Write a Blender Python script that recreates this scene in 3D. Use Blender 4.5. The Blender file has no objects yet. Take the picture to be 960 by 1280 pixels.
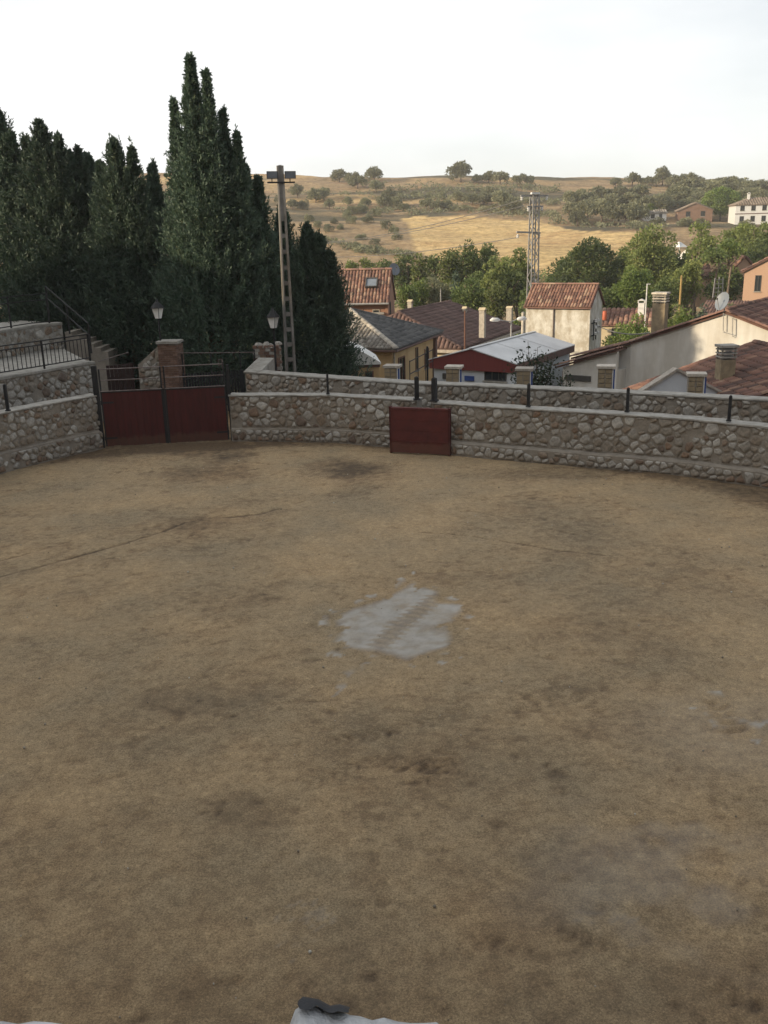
import bpy, math, random
import numpy as np
from mathutils import Vector, Matrix

random.seed(7)
SC = bpy.context.scene
COL = SC.collection
pi = math.pi

# ------------------------------------------------------------------ camera
F_PX, CAM_H = 1150.0, 7.0
TH, ROLL = math.atan(.30), .025
FW = np.array([0, math.cos(TH), -math.sin(TH)])
U0 = np.array([0, math.sin(TH), math.cos(TH)])
R0 = np.array([1., 0, 0])
RV = R0 * math.cos(ROLL) - U0 * math.sin(ROLL)
UV = U0 * math.cos(ROLL) + R0 * math.sin(ROLL)
CAMP = np.array([0, 0, CAM_H])
cam = bpy.data.cameras.new('camera')
cam.sensor_fit = 'HORIZONTAL'
cam.sensor_width = 36
cam.lens = 36 * F_PX / 960
cam.clip_start, cam.clip_end = .05, 4000
camo = bpy.data.objects.new('camera', cam)
COL.objects.link(camo)
M4 = Matrix.Identity(4)
for i in range(3):
    M4[i][0], M4[i][1], M4[i][2], M4[i][3] = RV[i], UV[i], -FW[i], CAMP[i]
camo.matrix_world = M4
SC.camera = camo

# ------------------------------------------------------------------ light
SUN_TO = np.array([-.95, -.31])           # horizontal direction towards the sun
SUN_EL = math.radians(16)
SUN_STRENGTH, SKY_STRENGTH, EXPO = 5.0, .10, .22
world = bpy.data.worlds.new('World')
SC.world = world
world.use_nodes = True
wt = world.node_tree
wt.nodes.clear()
wo = wt.nodes.new('ShaderNodeOutputWorld')
bg = wt.nodes.new('ShaderNodeBackground')
sky = wt.nodes.new('ShaderNodeTexSky')
sky.sky_type = 'NISHITA'
sky.sun_disc = False
sky.sun_elevation = SUN_EL
sky.sun_rotation = math.atan2(SUN_TO[0], SUN_TO[1])
sky.air_density, sky.dust_density, sky.ozone_density = 1.0, 1.2, 1.2
tc = wt.nodes.new('ShaderNodeTexCoord')
mp = wt.nodes.new('ShaderNodeMapping')
mp.inputs['Scale'].default_value = (1, 1, 3.5)
nz = wt.nodes.new('ShaderNodeTexNoise')
nz.inputs['Scale'].default_value = 1.15
nz.inputs['Detail'].default_value = 6
rp = wt.nodes.new('ShaderNodeValToRGB')       # thin high cloud over the whole sky
rp.color_ramp.elements[0].position = .36
rp.color_ramp.elements[0].color = (.40, .40, .40, 1)
rp.color_ramp.elements[1].position = .66
rp.color_ramp.elements[1].color = (.97, .97, .97, 1)
mx = wt.nodes.new('ShaderNodeMixRGB')
mx.inputs[2].default_value = (10.0, 10.1, 10.1, 1)
L = wt.links.new
L(tc.outputs['Generated'], mp.inputs[0]); L(mp.outputs[0], nz.inputs['Vector'])
sp_ = wt.nodes.new('ShaderNodeSeparateXYZ'); ma = wt.nodes.new('ShaderNodeMath'); ma.operation = 'MULTIPLY_ADD'; ma.inputs[1].default_value = -.38
L(tc.outputs['Generated'], sp_.inputs[0]); L(sp_.outputs[0], ma.inputs[0]); L(nz.outputs[0], ma.inputs[2])   # the veil of cloud thins towards the east
L(ma.outputs[0], rp.inputs[0]); L(rp.outputs[0], mx.inputs[0])
L(sky.outputs[0], mx.inputs[1]); L(mx.outputs[0], bg.inputs[0]); L(bg.outputs[0], wo.inputs[0])
bg.inputs[1].default_value = SKY_STRENGTH
sun = bpy.data.lights.new('sun', 'SUN')
sun.energy, sun.angle, sun.color = SUN_STRENGTH, math.radians(.6), (1, .83, .58)
suno = bpy.data.objects.new('sun', sun)
COL.objects.link(suno)
sd = Vector((SUN_TO[0] * math.cos(SUN_EL), SUN_TO[1] * math.cos(SUN_EL), math.sin(SUN_EL))).normalized()
suno.rotation_euler = sd.to_track_quat('Z', 'Y').to_euler()
suno.location = (-30, -10, 40)
SC.view_settings.view_transform = 'Standard'
SC.view_settings.look = 'None'
SC.view_settings.gamma = 1
SC.view_settings.exposure = EXPO
SC.cycles.max_bounces = 6
SC.cycles.transparent_max_bounces = 6
SC.cycles.volume_bounces = 1

# ------------------------------------------------------------------ measuring
def ray(x, y):
    return FW + RV * (x - 480) / F_PX + UV * (640 - y) / F_PX
def G(x, y, z=0.):
    d = ray(x, y); return CAMP + d * ((z - CAM_H) / d[2])
def at(x, y, Y):
    d = ray(x, y); return CAMP + d * (Y / d[1])
def V2(p):
    return np.array([p[0], p[1]])

# ------------------------------------------------------------------ noise
class VN:
    def __init__(s, seed):
        s.g = np.random.RandomState(seed).rand(256, 256)
    def n(s, x, y):
        xi, yi = np.floor(x).astype(int), np.floor(y).astype(int)
        fx, fy = x - xi, y - yi
        fx, fy = fx * fx * (3 - 2 * fx), fy * fy * (3 - 2 * fy)
        a, b = xi % 256, yi % 256
        a1, b1 = (a + 1) % 256, (b + 1) % 256
        g = s.g
        return (g[a, b] * (1 - fx) + g[a1, b] * fx) * (1 - fy) + (g[a, b1] * (1 - fx) + g[a1, b1] * fx) * fy
    def f(s, x, y, sc, o=4):
        t, a, k = 0, 1, 0
        for i in range(o):
            t = t + a * s.n(x * sc * 2 ** i + 17.3 * i, y * sc * 2 ** i + 5.1 * i); k += a; a *= .5
        return t / k
VA, VB, VC, VD = VN(1), VN(2), VN(3), VN(4)
def sst(a, b, x):
    t = np.clip((x - a) / (b - a), 0, 1); return t * t * (3 - 2 * t)

# ------------------------------------------------------------------ materials
def nodes_of(m):
    m.use_nodes = True
    nt = m.node_tree
    return nt, nt.nodes['Principled BSDF']
def ramp(nt, cols, fac):
    r = nt.nodes.new('ShaderNodeValToRGB')
    els = r.color_ramp.elements
    while len(els) < len(cols): els.new(.5)
    for e, (p, c) in zip(els, cols):
        e.position = p; e.color = (*c, 1)
    nt.links.new(fac, r.inputs[0])
    return r.outputs[0]
def noise(nt, scale, detail=5, rough=.6, coord='Object', stretch=None):
    t = nt.nodes.new('ShaderNodeTexCoord')
    n = nt.nodes.new('ShaderNodeTexNoise')
    n.inputs['Scale'].default_value = scale
    n.inputs['Detail'].default_value = detail
    n.inputs['Roughness'].default_value = rough
    if stretch:
        m = nt.nodes.new('ShaderNodeMapping'); m.inputs['Scale'].default_value = stretch
        nt.links.new(t.outputs[coord], m.inputs[0]); nt.links.new(m.outputs[0], n.inputs['Vector'])
    else:
        nt.links.new(t.outputs[coord], n.inputs['Vector'])
    return n.outputs[0]
def mul(nt, a, b, fac=1., mode='MULTIPLY'):
    m = nt.nodes.new('ShaderNodeMixRGB'); m.blend_type = mode
    if isinstance(fac, float): m.inputs[0].default_value = fac
    else: nt.links.new(fac, m.inputs[0])
    for i, v in ((1, a), (2, b)):
        if isinstance(v, tuple): m.inputs[i].default_value = (*v, 1)
        else: nt.links.new(v, m.inputs[i])
    return m.outputs[0]
def bump(nt, p, h, dist, strength=.6):
    b = nt.nodes.new('ShaderNodeBump')
    b.inputs['Strength'].default_value = strength
    b.inputs['Distance'].default_value = dist
    nt.links.new(h, b.inputs['Height']); nt.links.new(b.outputs[0], p.inputs['Normal'])
def attr(nt, name):
    a = nt.nodes.new('ShaderNodeAttribute'); a.attribute_name = name; return a.outputs['Fac']
def plain(name, c1, c2=None, scale=3., rough=.8, bscale=30., bdist=.01, stretch=None, metal=0., stain=None, sstretch=None):
    m = bpy.data.materials.new(name)
    nt, p = nodes_of(m)
    c2 = c2 or tuple(v * .7 for v in c1)
    col = ramp(nt, [(.3, c2), (.7, c1)], noise(nt, scale, 6, .65, stretch=stretch))
    if stain:
        col = mul(nt, col, ramp(nt, [(.42, stain), (.58, (1, 1, 1))], noise(nt, scale * .45, 5, .7, stretch=sstretch or (1, 1, .25))))
    nt.links.new(col, p.inputs['Base Color'])
    p.inputs['Roughness'].default_value = rough
    p.inputs['Metallic'].default_value = metal
    if bdist: bump(nt, p, noise(nt, bscale, 4), bdist)
    return m
def by_attr(name, cols, rough=.85, nscale=8., dark=.55, bscale=25., bdist=.015):
    m = bpy.data.materials.new(name)
    nt, p = nodes_of(m)
    col = ramp(nt, cols, attr(nt, 'rnd'))
    col = mul(nt, col, ramp(nt, [(.3, (dark,) * 3), (.68, (1.08,) * 3)], noise(nt, nscale, 6, .7)))
    nt.links.new(col, p.inputs['Base Color'])
    p.inputs['Roughness'].default_value = rough
    if bdist: bump(nt, p, noise(nt, bscale, 5), bdist)
    return m
def leafmat(name, cols, transl=.3):
    m = bpy.data.materials.new(name)
    nt, p = nodes_of(m)
    col = ramp(nt, cols, attr(nt, 'rnd'))
    oi = nt.nodes.new('ShaderNodeObjectInfo')
    hs = nt.nodes.new('ShaderNodeHueSaturation')
    mr = nt.nodes.new('ShaderNodeMapRange')
    mr.inputs[3].default_value, mr.inputs[4].default_value = .75, 1.25
    nt.links.new(oi.outputs['Random'], mr.inputs[0])
    nt.links.new(mr.outputs[0], hs.inputs['Value'])
    nt.links.new(col, hs.inputs['Color'])
    nt.links.new(hs.outputs[0], p.inputs['Base Color'])
    p.inputs['Roughness'].default_value = .65
    tr = nt.nodes.new('ShaderNodeBsdfTranslucent')
    nt.links.new(hs.outputs[0], tr.inputs[0])
    ms = nt.nodes.new('ShaderNodeMixShader'); ms.inputs[0].default_value = transl
    nt.links.new(p.outputs[0], ms.inputs[1]); nt.links.new(tr.outputs[0], ms.inputs[2])
    nt.links.new(ms.outputs[0], nt.nodes['Material Output'].inputs[0])
    return m
def srgb(r, g, b, k=1.):
    f = lambda v: (v / 255 / 12.92 if v < 10.3 else ((v / 255 + .055) / 1.055) ** 2.4) * k
    return (f(r), f(g), f(b))

MAT = {}
MAT['stone'] = by_attr('rubble_stone', [(0, (.16, .125, .10)), (.15, (.27, .18, .12)), (.32, (.285, .235, .18)), (.5, (.32, .29, .245)), (.62, (.38, .355, .315)), (.8, (.43, .40, .355)), (1, (.54, .515, .465))], dark=.5, nscale=11)
MAT['mortar'] = plain('mortar', (.31, .275, .228), (.19, .165, .135), 2.6, .95, 16, .05)
MAT['coping'] = plain('coping_concrete', (.40, .38, .34), (.20, .185, .16), 3.6, .9, 25, .012)
MAT['red_paint'] = plain('red_gate_paint', (.080, .012, .010), (.045, .009, .007), 2.5, .85, 12, .004, stretch=(4, 4, .6))
MAT['red_paint_low'] = plain('red_board_paint', (.118, .022, .017), (.066, .013, .011), 2.0, .8, 12, .004)
for k_ in ('red_paint', 'red_paint_low'):          # splashed dirt along the foot of the boards
    nt, p = nodes_of(MAT[k_]); old = p.inputs['Base Color'].links[0].from_socket
    t_ = nt.nodes.new('ShaderNodeTexCoord'); sx = nt.nodes.new('ShaderNodeSeparateXYZ'); nt.links.new(t_.outputs['Object'], sx.inputs[0])
    ad = nt.nodes.new('ShaderNodeMath'); ad.operation = 'MULTIPLY_ADD'; ad.inputs[1].default_value = -.62
    nt.links.new(noise(nt, 3.2, 8, .8), ad.inputs[0]); nt.links.new(sx.outputs[2], ad.inputs[2])
    nt.links.new(mul(nt, old, (.16, .115, .07), ramp(nt, [(.0, (.22,) * 3), (.12, (0, 0, 0))], ad.outputs[0]), 'MIX'), p.inputs['Base Color'])
MAT['iron'] = plain('black_iron', (.020, .020, .022), (.012, .012, .012), 6, .8, 40, .002)
MAT['pipe'] = plain('grey_pipe', (.22, .19, .18), (.10, .07, .06), 9, .5, 40, .002, metal=.3)
MAT['brick'] = by_attr('brick', [(0, (.15, .085, .06)), (.5, (.20, .115, .08)), (1, (.27, .17, .125))], bscale=40, bdist=.006)
MAT['concrete'] = plain('post_concrete', (.30, .29, .275), (.18, .172, .16), 2.0, .9, 30, .006, stain=(.6, .55, .5))
MAT['lantern_glass'] = plain('lantern_glass', (.86, .85, .82), (.78, .77, .74), 3, .35, 0, 0)
MAT['flood_glass'] = plain('flood_glass', (.20, .23, .27), (.14, .16, .19), 3, .15, 0, 0)
MAT['steel'] = plain('galvanised_steel', (.36, .35, .34), (.22, .21, .20), 5, .55, 40, .002, metal=.2)
MAT['white_enamel'] = plain('white_enamel', (.72, .71, .69), (.58, .57, .55), 3, .35, 0, 0)
MAT['wire'] = plain('wire', (.16, .15, .14), (.1, .1, .1), 3, .6, 0, 0)
MAT['bark'] = plain('bark', (.15, .11, .08), (.07, .052, .038), 6, .95, 30, .03, stretch=(3, 3, .5))
MAT['pale_bark'] = plain('pale_bark', (.22, .17, .13), (.12, .09, .07), 6, .95, 30, .03, stretch=(3, 3, .5))
MAT['cypress'] = leafmat('cypress_leaf', [(0, (.040, .064, .044)), (.5, (.070, .112, .072)), (.85, (.105, .150, .094)), (1, (.14, .16, .08))], .25)
MAT['pine'] = leafmat('pine_leaf', [(0, (.075, .100, .028)), (.5, (.150, .185, .050)), (1, (.25, .27, .085))], .35)
MAT['broad'] = leafmat('broad_leaf', [(0, (.046, .072, .022)), (.5, (.100, .140, .040)), (1, (.18, .215, .068))], .35)
MAT['bright'] = leafmat('bright_leaf', [(0, (.07, .11, .026)), (.5, (.14, .20, .046)), (1, (.24, .28, .08))], .4)
MAT['olive'] = leafmat('olive_leaf', [(0, (.095, .105, .058)), (.5, (.18, .185, .105)), (1, (.27, .265, .16))], .4)
MAT['shrub'] = leafmat('shrub_leaf', [(0, (.012, .026, .014)), (.6, (.030, .052, .024)), (1, (.06, .08, .034))], .3)
MAT['tile_red'] = by_attr('red_tile', [(0, (.14, .082, .066)), (.45, (.235, .122, .092)), (.8, (.305, .17, .122)), (1, (.39, .27, .195))], nscale=2.5, bscale=14, bdist=.008)
MAT['tile_dark'] = by_attr('weathered_red_tile', [(0, (.090, .056, .046)), (.35, (.165, .084, .063)), (.75, (.225, .115, .082)), (1, (.31, .19, .13))], nscale=2.0, bscale=14, bdist=.008)
MAT['tile_brown'] = by_attr('brown_tile', [(0, (.105, .064, .056)), (.5, (.145, .086, .074)), (1, (.185, .115, .096))], nscale=.8, bscale=10, bdist=.008)
MAT['tile_grey'] = by_attr('grey_tile', [(0, (.082, .082, .080)), (.5, (.115, .113, .110)), (1, (.155, .15, .142))], nscale=1.2, bscale=10, bdist=.008)
MAT['tile_pale'] = by_attr('pale_speckled_tile', [(0, (.20, .17, .14)), (.5, (.30, .27, .23)), (1, (.42, .38, .33))], nscale=3, bscale=10, bdist=.008)
MAT['ridge_pale'] = by_attr('pale_ridge_tile', [(0, (.36, .32, .27)), (1, (.58, .52, .44))], nscale=6, bscale=10, bdist=.006)
MAT['render_cream'] = plain('cream_render', (.66, .635, .58), (.50, .475, .42), 2.6, .95, 8, .02, stain=(.68, .63, .56), sstretch=(1.4, 1.4, .7))
MAT['render_white'] = plain('white_render', (.66, .635, .59), (.55, .53, .49), .9, .95, 12, .01, stain=(.80, .77, .73))
MAT['render_blue'] = plain('pale_blue_render', (.56, .59, .62), (.46, .49, .52), 1.2, .95, 12, .01)
MAT['render_ochre'] = plain('ochre_render', (.55, .395, .215), (.45, .32, .17), 1.0, .95, 12, .01, stain=(.85, .8, .75))
MAT['render_sand'] = plain('sand_render', (.56, .465, .305), (.46, .37, .24), 1.0, .95, 12, .01)
MAT['brick_wall'] = plain('brick_face', (.37, .205, .135), (.25, .135, .09), 5, .95, 40, .008, stretch=(1, 1, 6))
MAT['brown_wall'] = plain('brown_plaster', (.20, .125, .09), (.14, .088, .065), 1.5, .95, 0, 0)
MAT['tile_hill'] = by_attr('dusty_brown_tile', [(0, (.17, .13, .10)), (1, (.27, .215, .17))], nscale=.6, bdist=0)
MAT['orange_brick'] = plain('orange_brick_face', (.46, .305, .215), (.35, .22, .15), 5, .95, 40, .008, stretch=(1, 1, 6))
MAT['red_fascia'] = plain('red_fascia', (.185, .034, .030), (.13, .026, .024), 1.5, .55, 0, 0, stretch=(6, 6, .4))
MAT['brown_fascia'] = plain('brown_fascia', (.15, .085, .07), (.1, .06, .05), 3, .8, 0, 0)
MAT['sheet_white'] = plain('white_roof_sheet', (.62, .62, .615), (.52, .52, .515), .8, .45, 20, .003, stain=(.86, .86, .86))
MAT['glass'] = plain('window_glass', (.035, .04, .045), (.02, .024, .028), 2, .12, 0, 0)
MAT['frame_dark'] = plain('dark_frame', (.06, .055, .05), (.04, .036, .03), 4, .6, 0, 0)
MAT['frame_wood'] = plain('brown_wood_frame', (.17, .075, .045), (.11, .05, .03), 6, .6, 0, 0)
MAT['blue_paint'] = plain('blue_paint', (.030, .075, .27), (.022, .05, .19), 5, .5, 0, 0)
MAT['whitewash'] = plain('whitewash', (.60, .61, .62), (.36, .37, .38), 16, .95, 45, .02, stain=(.7, .7, .7))
MAT['tar'] = plain('black_tar', (.018, .020, .026), (.010, .011, .014), 12, .7, 50, .004)
MAT['pillar_stone'] = plain('pillar_stone', (.34, .27, .17), (.20, .155, .10), 4, .95, 20, .02)
MAT['dish'] = plain('dish_grey', (.17, .19, .22), (.13, .15, .18), 2, .5, 0, 0)
MAT['dark_wood'] = plain('dark_red_wood', (.045, .022, .018), (.026, .014, .012), 5, .85, 20, .006, stretch=(6, 6, .5))
MAT['yellow_wood'] = plain('yellow_wood', (.38, .26, .10), (.28, .19, .07), 5, .8, 0, 0)
MAT['orange_plastic'] = plain('orange_plastic', (.50, .12, .06), (.4, .1, .05), 3, .6, 0, 0)
MAT['tarp'] = plain('white_tarp', (.72, .71, .68), (.58, .57, .54), 2, .6, 10, .01)
MAT['pebble'] = by_attr('pebble', [(0, (.10, .08, .06)), (.6, (.24, .2, .15)), (1, (.6, .57, .5))], bdist=0)

# ------------------------------------------------------------------ object helpers
def empty(name, loc, rz=0., label=None, cat=None, group=None):
    o = bpy.data.objects.new(name, None)
    o.empty_display_size = .3
    o.location = tuple(float(v) for v in loc); o.rotation_euler = (0, 0, rz)
    COL.objects.link(o)
    tag(o, label, cat, group)
    return o
def tag(o, label=None, cat=None, group=None, kind=None):
    if label: o['label'] = label
    if cat: o['category'] = cat
    if group: o['group'] = group
    if kind: o['kind'] = kind
    return o
def link_mesh(name, me, mat, parent=None, loc=None):
    if mat and not me.materials: me.materials.append(MAT[mat] if isinstance(mat, str) else mat)
    o = bpy.data.objects.new(name, me)
    COL.objects.link(o)
    if parent: o.parent = parent
    if loc is not None: o.location = tuple(float(v) for v in loc)
    return o
def setattr_f(me, name, vals):
    a = me.attributes.new(name, 'FLOAT', 'POINT')
    a.data.foreach_set('value', np.asarray(vals, dtype=np.float32))
class MB:
    """collects shapes; build() links them as ONE mesh object"""
    def __init__(s): s.v, s.f, s.r = [], [], []
    def add(s, vs, fs, rnd=None):
        n = len(s.v)
        s.v += [tuple(float(c) for c in p) for p in vs]
        s.f += [tuple(i + n for i in f) for f in fs]
        s.r += [random.random() if rnd is None else rnd] * len(vs)
        return s
    def box(s, x0, x1, y0, y1, z0, z1, rnd=None):
        return s.add([(x0, y0, z0), (x1, y0, z0), (x1, y1, z0), (x0, y1, z0), (x0, y0, z1), (x1, y0, z1), (x1, y1, z1), (x0, y1, z1)],
                     [(0, 3, 2, 1), (4, 5, 6, 7), (0, 1, 5, 4), (1, 2, 6, 5), (2, 3, 7, 6), (3, 0, 4, 7)], rnd)
    def beam(s, a, b, w, d=None, rnd=None, up=(0, 0, 1)):
        a, b = np.array(a, float), np.array(b, float)
        d = w if d is None else d
        t = (b - a) / np.linalg.norm(b - a)
        u = np.array(up, float)
        if abs(t @ u) > .95: u = np.array([0, 1., 0])
        x = np.cross(t, u); x /= np.linalg.norm(x); y = np.cross(x, t)
        vs = [p + x * i * w / 2 + y * j * d / 2 for p in (a, b) for i, j in ((-1, -1), (1, -1), (1, 1), (-1, 1))]
        return s.add(vs, [(0, 1, 2, 3)[::-1], (4, 5, 6, 7), (0, 1, 5, 4), (1, 2, 6, 5), (2, 3, 7, 6), (3, 0, 4, 7)], rnd)
    def tube(s, pts, r, n=6, rnd=None):
        pts = [np.array(p, float) for p in pts]
        rr = r if hasattr(r, '__len__') else [r] * len(pts)
        vs, fs = [], []
        for i, p in enumerate(pts):
            t = pts[min(i + 1, len(pts) - 1)] - pts[max(i - 1, 0)]
            t = t / (np.linalg.norm(t) + 1e-9)
            u = np.array([0, 0, 1.]) if abs(t[2]) < .9 else np.array([0, 1., 0])
            x = np.cross(t, u); x /= np.linalg.norm(x); y = np.cross(x, t)
            for k in range(n):
                a = 2 * pi * k / n
                vs.append(p + (x * math.cos(a) + y * math.sin(a)) * rr[i])
        for i in range(len(pts) - 1):
            for k in range(n):
                k2 = (k + 1) % n
                fs.append((i * n + k, i * n + k2, (i + 1) * n + k2, (i + 1) * n + k))
        fs.append(tuple(range(n))[::-1]); fs.append(tuple(range((len(pts) - 1) * n, len(pts) * n)))
        return s.add(vs, fs, rnd)
    def prism(s, poly, z0, z1, rnd=None):
        n = len(poly)
        return s.add([(p[0], p[1], z0) for p in poly] + [(p[0], p[1], z1) for p in poly],
                     [tuple(range(n))[::-1], tuple(range(n, 2 * n))] + [(i, (i + 1) % n, n + (i + 1) % n, n + i) for i in range(n)], rnd)
    def slab(s, poly3, thick, rnd=None):
        """polygon in 3D, thickened downwards along z"""
        n = len(poly3)
        a = [np.array(p, float) for p in poly3]
        b = [p - np.array([0, 0, thick]) for p in a]
        return s.add(a + b, [tuple(range(n)), tuple(range(n, 2 * n))[::-1]] + [(i, n + i, n + (i + 1) % n, (i + 1) % n) for i in range(n)], rnd)
    def lathe(s, prof, n=10, c=(0, 0, 0), rnd=None, rot=0.):
        vs, fs = [], []
        for r, z in prof:
            for k in range(n):
                a = 2 * pi * k / n + rot
                vs.append((c[0] + r * math.cos(a), c[1] + r * math.sin(a), c[2] + z))
        for i in range(len(prof) - 1):
            for k in range(n):
                k2 = (k + 1) % n
                fs.append((i * n + k, i * n + k2, (i + 1) * n + k2, (i + 1) * n + k))
        fs.append(tuple(range(n))[::-1]); fs.append(tuple(range((len(prof) - 1) * n, len(prof) * n)))
        return s.add(vs, fs, rnd)
    def mesh(s, name, origin=(0, 0, 0), smooth=False, fix=True):
        me = bpy.data.meshes.new(name)
        o = np.array(origin, float)
        me.from_pydata([tuple(np.array(v) - o) for v in s.v], [], s.f)
        setattr_f(me, 'rnd', s.r)
        if smooth: me.polygons.foreach_set('use_smooth', [True] * len(me.polygons))
        me.update()
        return me
    def build(s, name, mat, parent=None, origin=(0, 0, 0), smooth=False, loc=None):
        return link_mesh(name, s.mesh(name, origin, smooth), mat, parent, loc)
def np_mesh(name, verts, quads, rnd=None, smooth=False):
    me = bpy.data.meshes.new(name)
    nv, nf = len(verts), len(quads)
    k = quads.shape[1]
    me.vertices.add(nv); me.vertices.foreach_set('co', verts.astype(np.float32).ravel())
    me.loops.add(nf * k); me.loops.foreach_set('vertex_index', quads.astype(np.int32).ravel())
    me.polygons.add(nf); me.polygons.foreach_set('loop_start', np.arange(0, nf * k, k, dtype=np.int32))
    me.update(calc_edges=True)
    if rnd is not None: setattr_f(me, 'rnd', rnd)
    if smooth: me.polygons.foreach_set('use_smooth', np.ones(nf, dtype=bool))
    return me
def copy_tree(o, parent=None):
    c = o.copy(); COL.objects.link(c)
    if parent: c.parent = parent
    for ch in list(o.children): copy_tree(ch, c)
    return c

# ------------------------------------------------------------------ terrain
RC, RR = np.array([-4.0, 16.3]), 16.0
HY = np.array([-200, 33, 37, 44, 52, 62, 80, 110, 135, 160, 180])
HZ = np.array([-.2, -.2, -1., -2.8, -4.2, -5.2, -6.2, -7.6, -7.0, -3.8, -.6])
def terrain_z(x, y, rough=True):
    x, y = np.asarray(x, float), np.asarray(y, float)
    slope = .154 - .00018 * np.clip(x + 50, -100, 260)
    crest = 392 + 14 * (VA.f(x, x * 0 + 3, .011, 3) - .5)
    up = np.clip(y, 180, 1e9) - 180
    top = crest - 180
    hill = -.6 + slope * np.minimum(up, top) - .05 * np.clip(up - top, 0, 400) + .0 * x
    hill = np.where(y > 180, hill, np.interp(y, HY, HZ))
    z = hill
    if rough:
        far = sst(120, 200, y)
        terr = .9 * (np.abs(((VA.f(x, y, .008, 2) * 9 + y * .045) % 1) - .5) * 2 - .5)
        z = z + far * ((VB.f(x, y, .03, 4) - .5) * 3.2 + terr * sst(215, 250, y))
    # level ground under the cypresses and behind the gate
    lv = sst(-1.5, -7.0, x) * sst(70, 50, y)
    z = z * (1 - lv) + lv * np.clip(.0 + .10 * (-x - 9), 0, 2.6)
    # unseen hillside added beside and behind the ring to shade the arena
    r = np.hypot(x - RC[0], y - RC[1])
    out = np.clip(r - 21.5, 0, 200)
    side = sst(39, 30, y) * sst(2, -9, x) + sst(-2, -10, y) * sst(-3, 6, x)
    side = np.clip(side, 0, 1)
    out = out * (1 + .8 * sst(-4, -12, y)); capb = 15 + 8 * sst(-4, -14, y)  # made steeper and higher behind the ring to darken the near sand
    z = z + side * np.minimum(out * .62, capb + 3 * (VC.f(x, y, .05, 3)))
    inside = sst(20.0, 19.2, r)
    z = z * (1 - inside) + inside * (-.7)
    return z
def T(px, py, y0=60., y1=600.):
    """where the line of sight through a point meets the terrain"""
    d = ray(px, py)
    ys = np.arange(y0, y1, .5)
    P = CAMP[None] + d[None] * (ys / d[1])[:, None]
    hit = np.nonzero(P[:, 2] < terrain_z(P[:, 0], P[:, 1]))[0]
    p = P[hit[0]] if len(hit) else P[min(len(ys) - 1, int((388 - y0) / .5))]
    return np.array([p[0], p[1], float(terrain_z(p[0], p[1]))])

xs = np.concatenate([np.arange(-900, -300, 40), np.arange(-300, -60, 5), np.arange(-60, 60, 1.5), np.arange(60, 180, 2.5), np.arange(180, 320, 6), np.arange(320, 941, 40)])
ys = np.concatenate([np.arange(-300, -40, 20), np.arange(-40, 140, 1.5), np.arange(140, 420, 2.0), np.arange(420, 600, 12), np.arange(600, 1401, 60)])
X, Y = np.meshgrid(xs, ys)
Z = terrain_z(X, Y)
nx, ny = len(xs), len(ys)
idx = np.arange(nx * ny).reshape(ny, nx)
Q = np.stack([idx[:-1, :-1], idx[:-1, 1:], idx[1:, 1:], idx[1:, :-1]], -1).reshape(-1, 4)
me = np_mesh('terrain', np.stack([X, Y, Z], -1).reshape(-1, 3), Q, smooth=True)
# land use: golden stubble field, dry scrub, dark ploughed terraces, green valley
def in_poly(x, y, poly):
    c = np.zeros(x.shape, bool)
    n = len(poly)
    for i in range(n):
        (x1, y1), (x2, y2) = poly[i], poly[(i + 1) % n]
        k = ((y1 > y) != (y2 > y)) & (x < (x2 - x1) * (y - y1) / (y2 - y1 + 1e-12) + x1)
        c ^= k
    return c
fx = X + 9 * (VB.f(X, Y, .05, 3) - .5); fy = Y + 12 * (VC.f(X, Y, .05, 3) - .5)
FP = [T(p, q)[:2] for p, q in ((500, 272), (560, 272), (660, 276), (705, 284), (760, 289), (815, 291), (850, 330), (700, 352), (600, 350), (530, 318))]
field = in_poly(fx, fy, FP).astype(float)
U1, U2 = T(330, 238), T(560, 232)
upper = ((fy > 300) & (VD.f(X, Y, .02, 3) > .52)).astype(float) * .75
gold = np.clip(np.maximum(field, upper * sst(-.2, .6, VA.f(X, Y, .04, 3) - .2)), 0, 1)
green = sst(150, 120, Y) * sst(40, 56, Y) * (.5 + .5 * VB.f(X, Y, .08, 3))
dark = sst(.56, .70, VA.f(X * .25, Y, .075, 4)) * sst(200, 240, Y) * (1 - field)
setattr_f(me, 'gold', gold.ravel()); setattr_f(me, 'green', green.ravel()); setattr_f(me, 'dark', dark.ravel())
m = bpy.data.materials.new('hill_ground'); nt, p = nodes_of(m)
base = ramp(nt, [(.25, (.13, .10, .055)), (.45, (.25, .18, .10)), (.62, (.36, .255, .14)), (.8, (.46, .35, .20))], noise(nt, .11, 9, .72))
gcol = ramp(nt, [(.3, (.36, .245, .105)), (.5, (.54, .39, .18)), (.72, (.68, .52, .27))], noise(nt, .16, 9, .72, stretch=(.5, 1.6, 1)))
c = mul(nt, base, gcol, attr(nt, 'gold'), 'MIX')
c = mul(nt, c, ramp(nt, [(.3, (.045, .048, .026)), (.7, (.10, .085, .048))], noise(nt, .2, 8)), attr(nt, 'dark'), 'MIX')
c = mul(nt, c, ramp(nt, [(.3, (.05, .07, .022)), (.7, (.13, .13, .05))], noise(nt, .3, 8)), attr(nt, 'green'), 'MIX')
c = mul(nt, c, ramp(nt, [(.36, (.52, .47, .40)), (.58, (1.12, 1.10, 1.08))], noise(nt, .55, 8, .8)))
c = mul(nt, c, ramp(nt, [(.36, (.84, .74, .68)), (.5, (1, 1, 1)), (.66, (1.10, 1.08, 1.0))], noise(nt, .045, 8, .7)))
nt.links.new(c, p.inputs['Base Color']); p.inputs['Roughness'].default_value = 1
bump(nt, p, noise(nt, .8, 8, .75), .6, .8)
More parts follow.
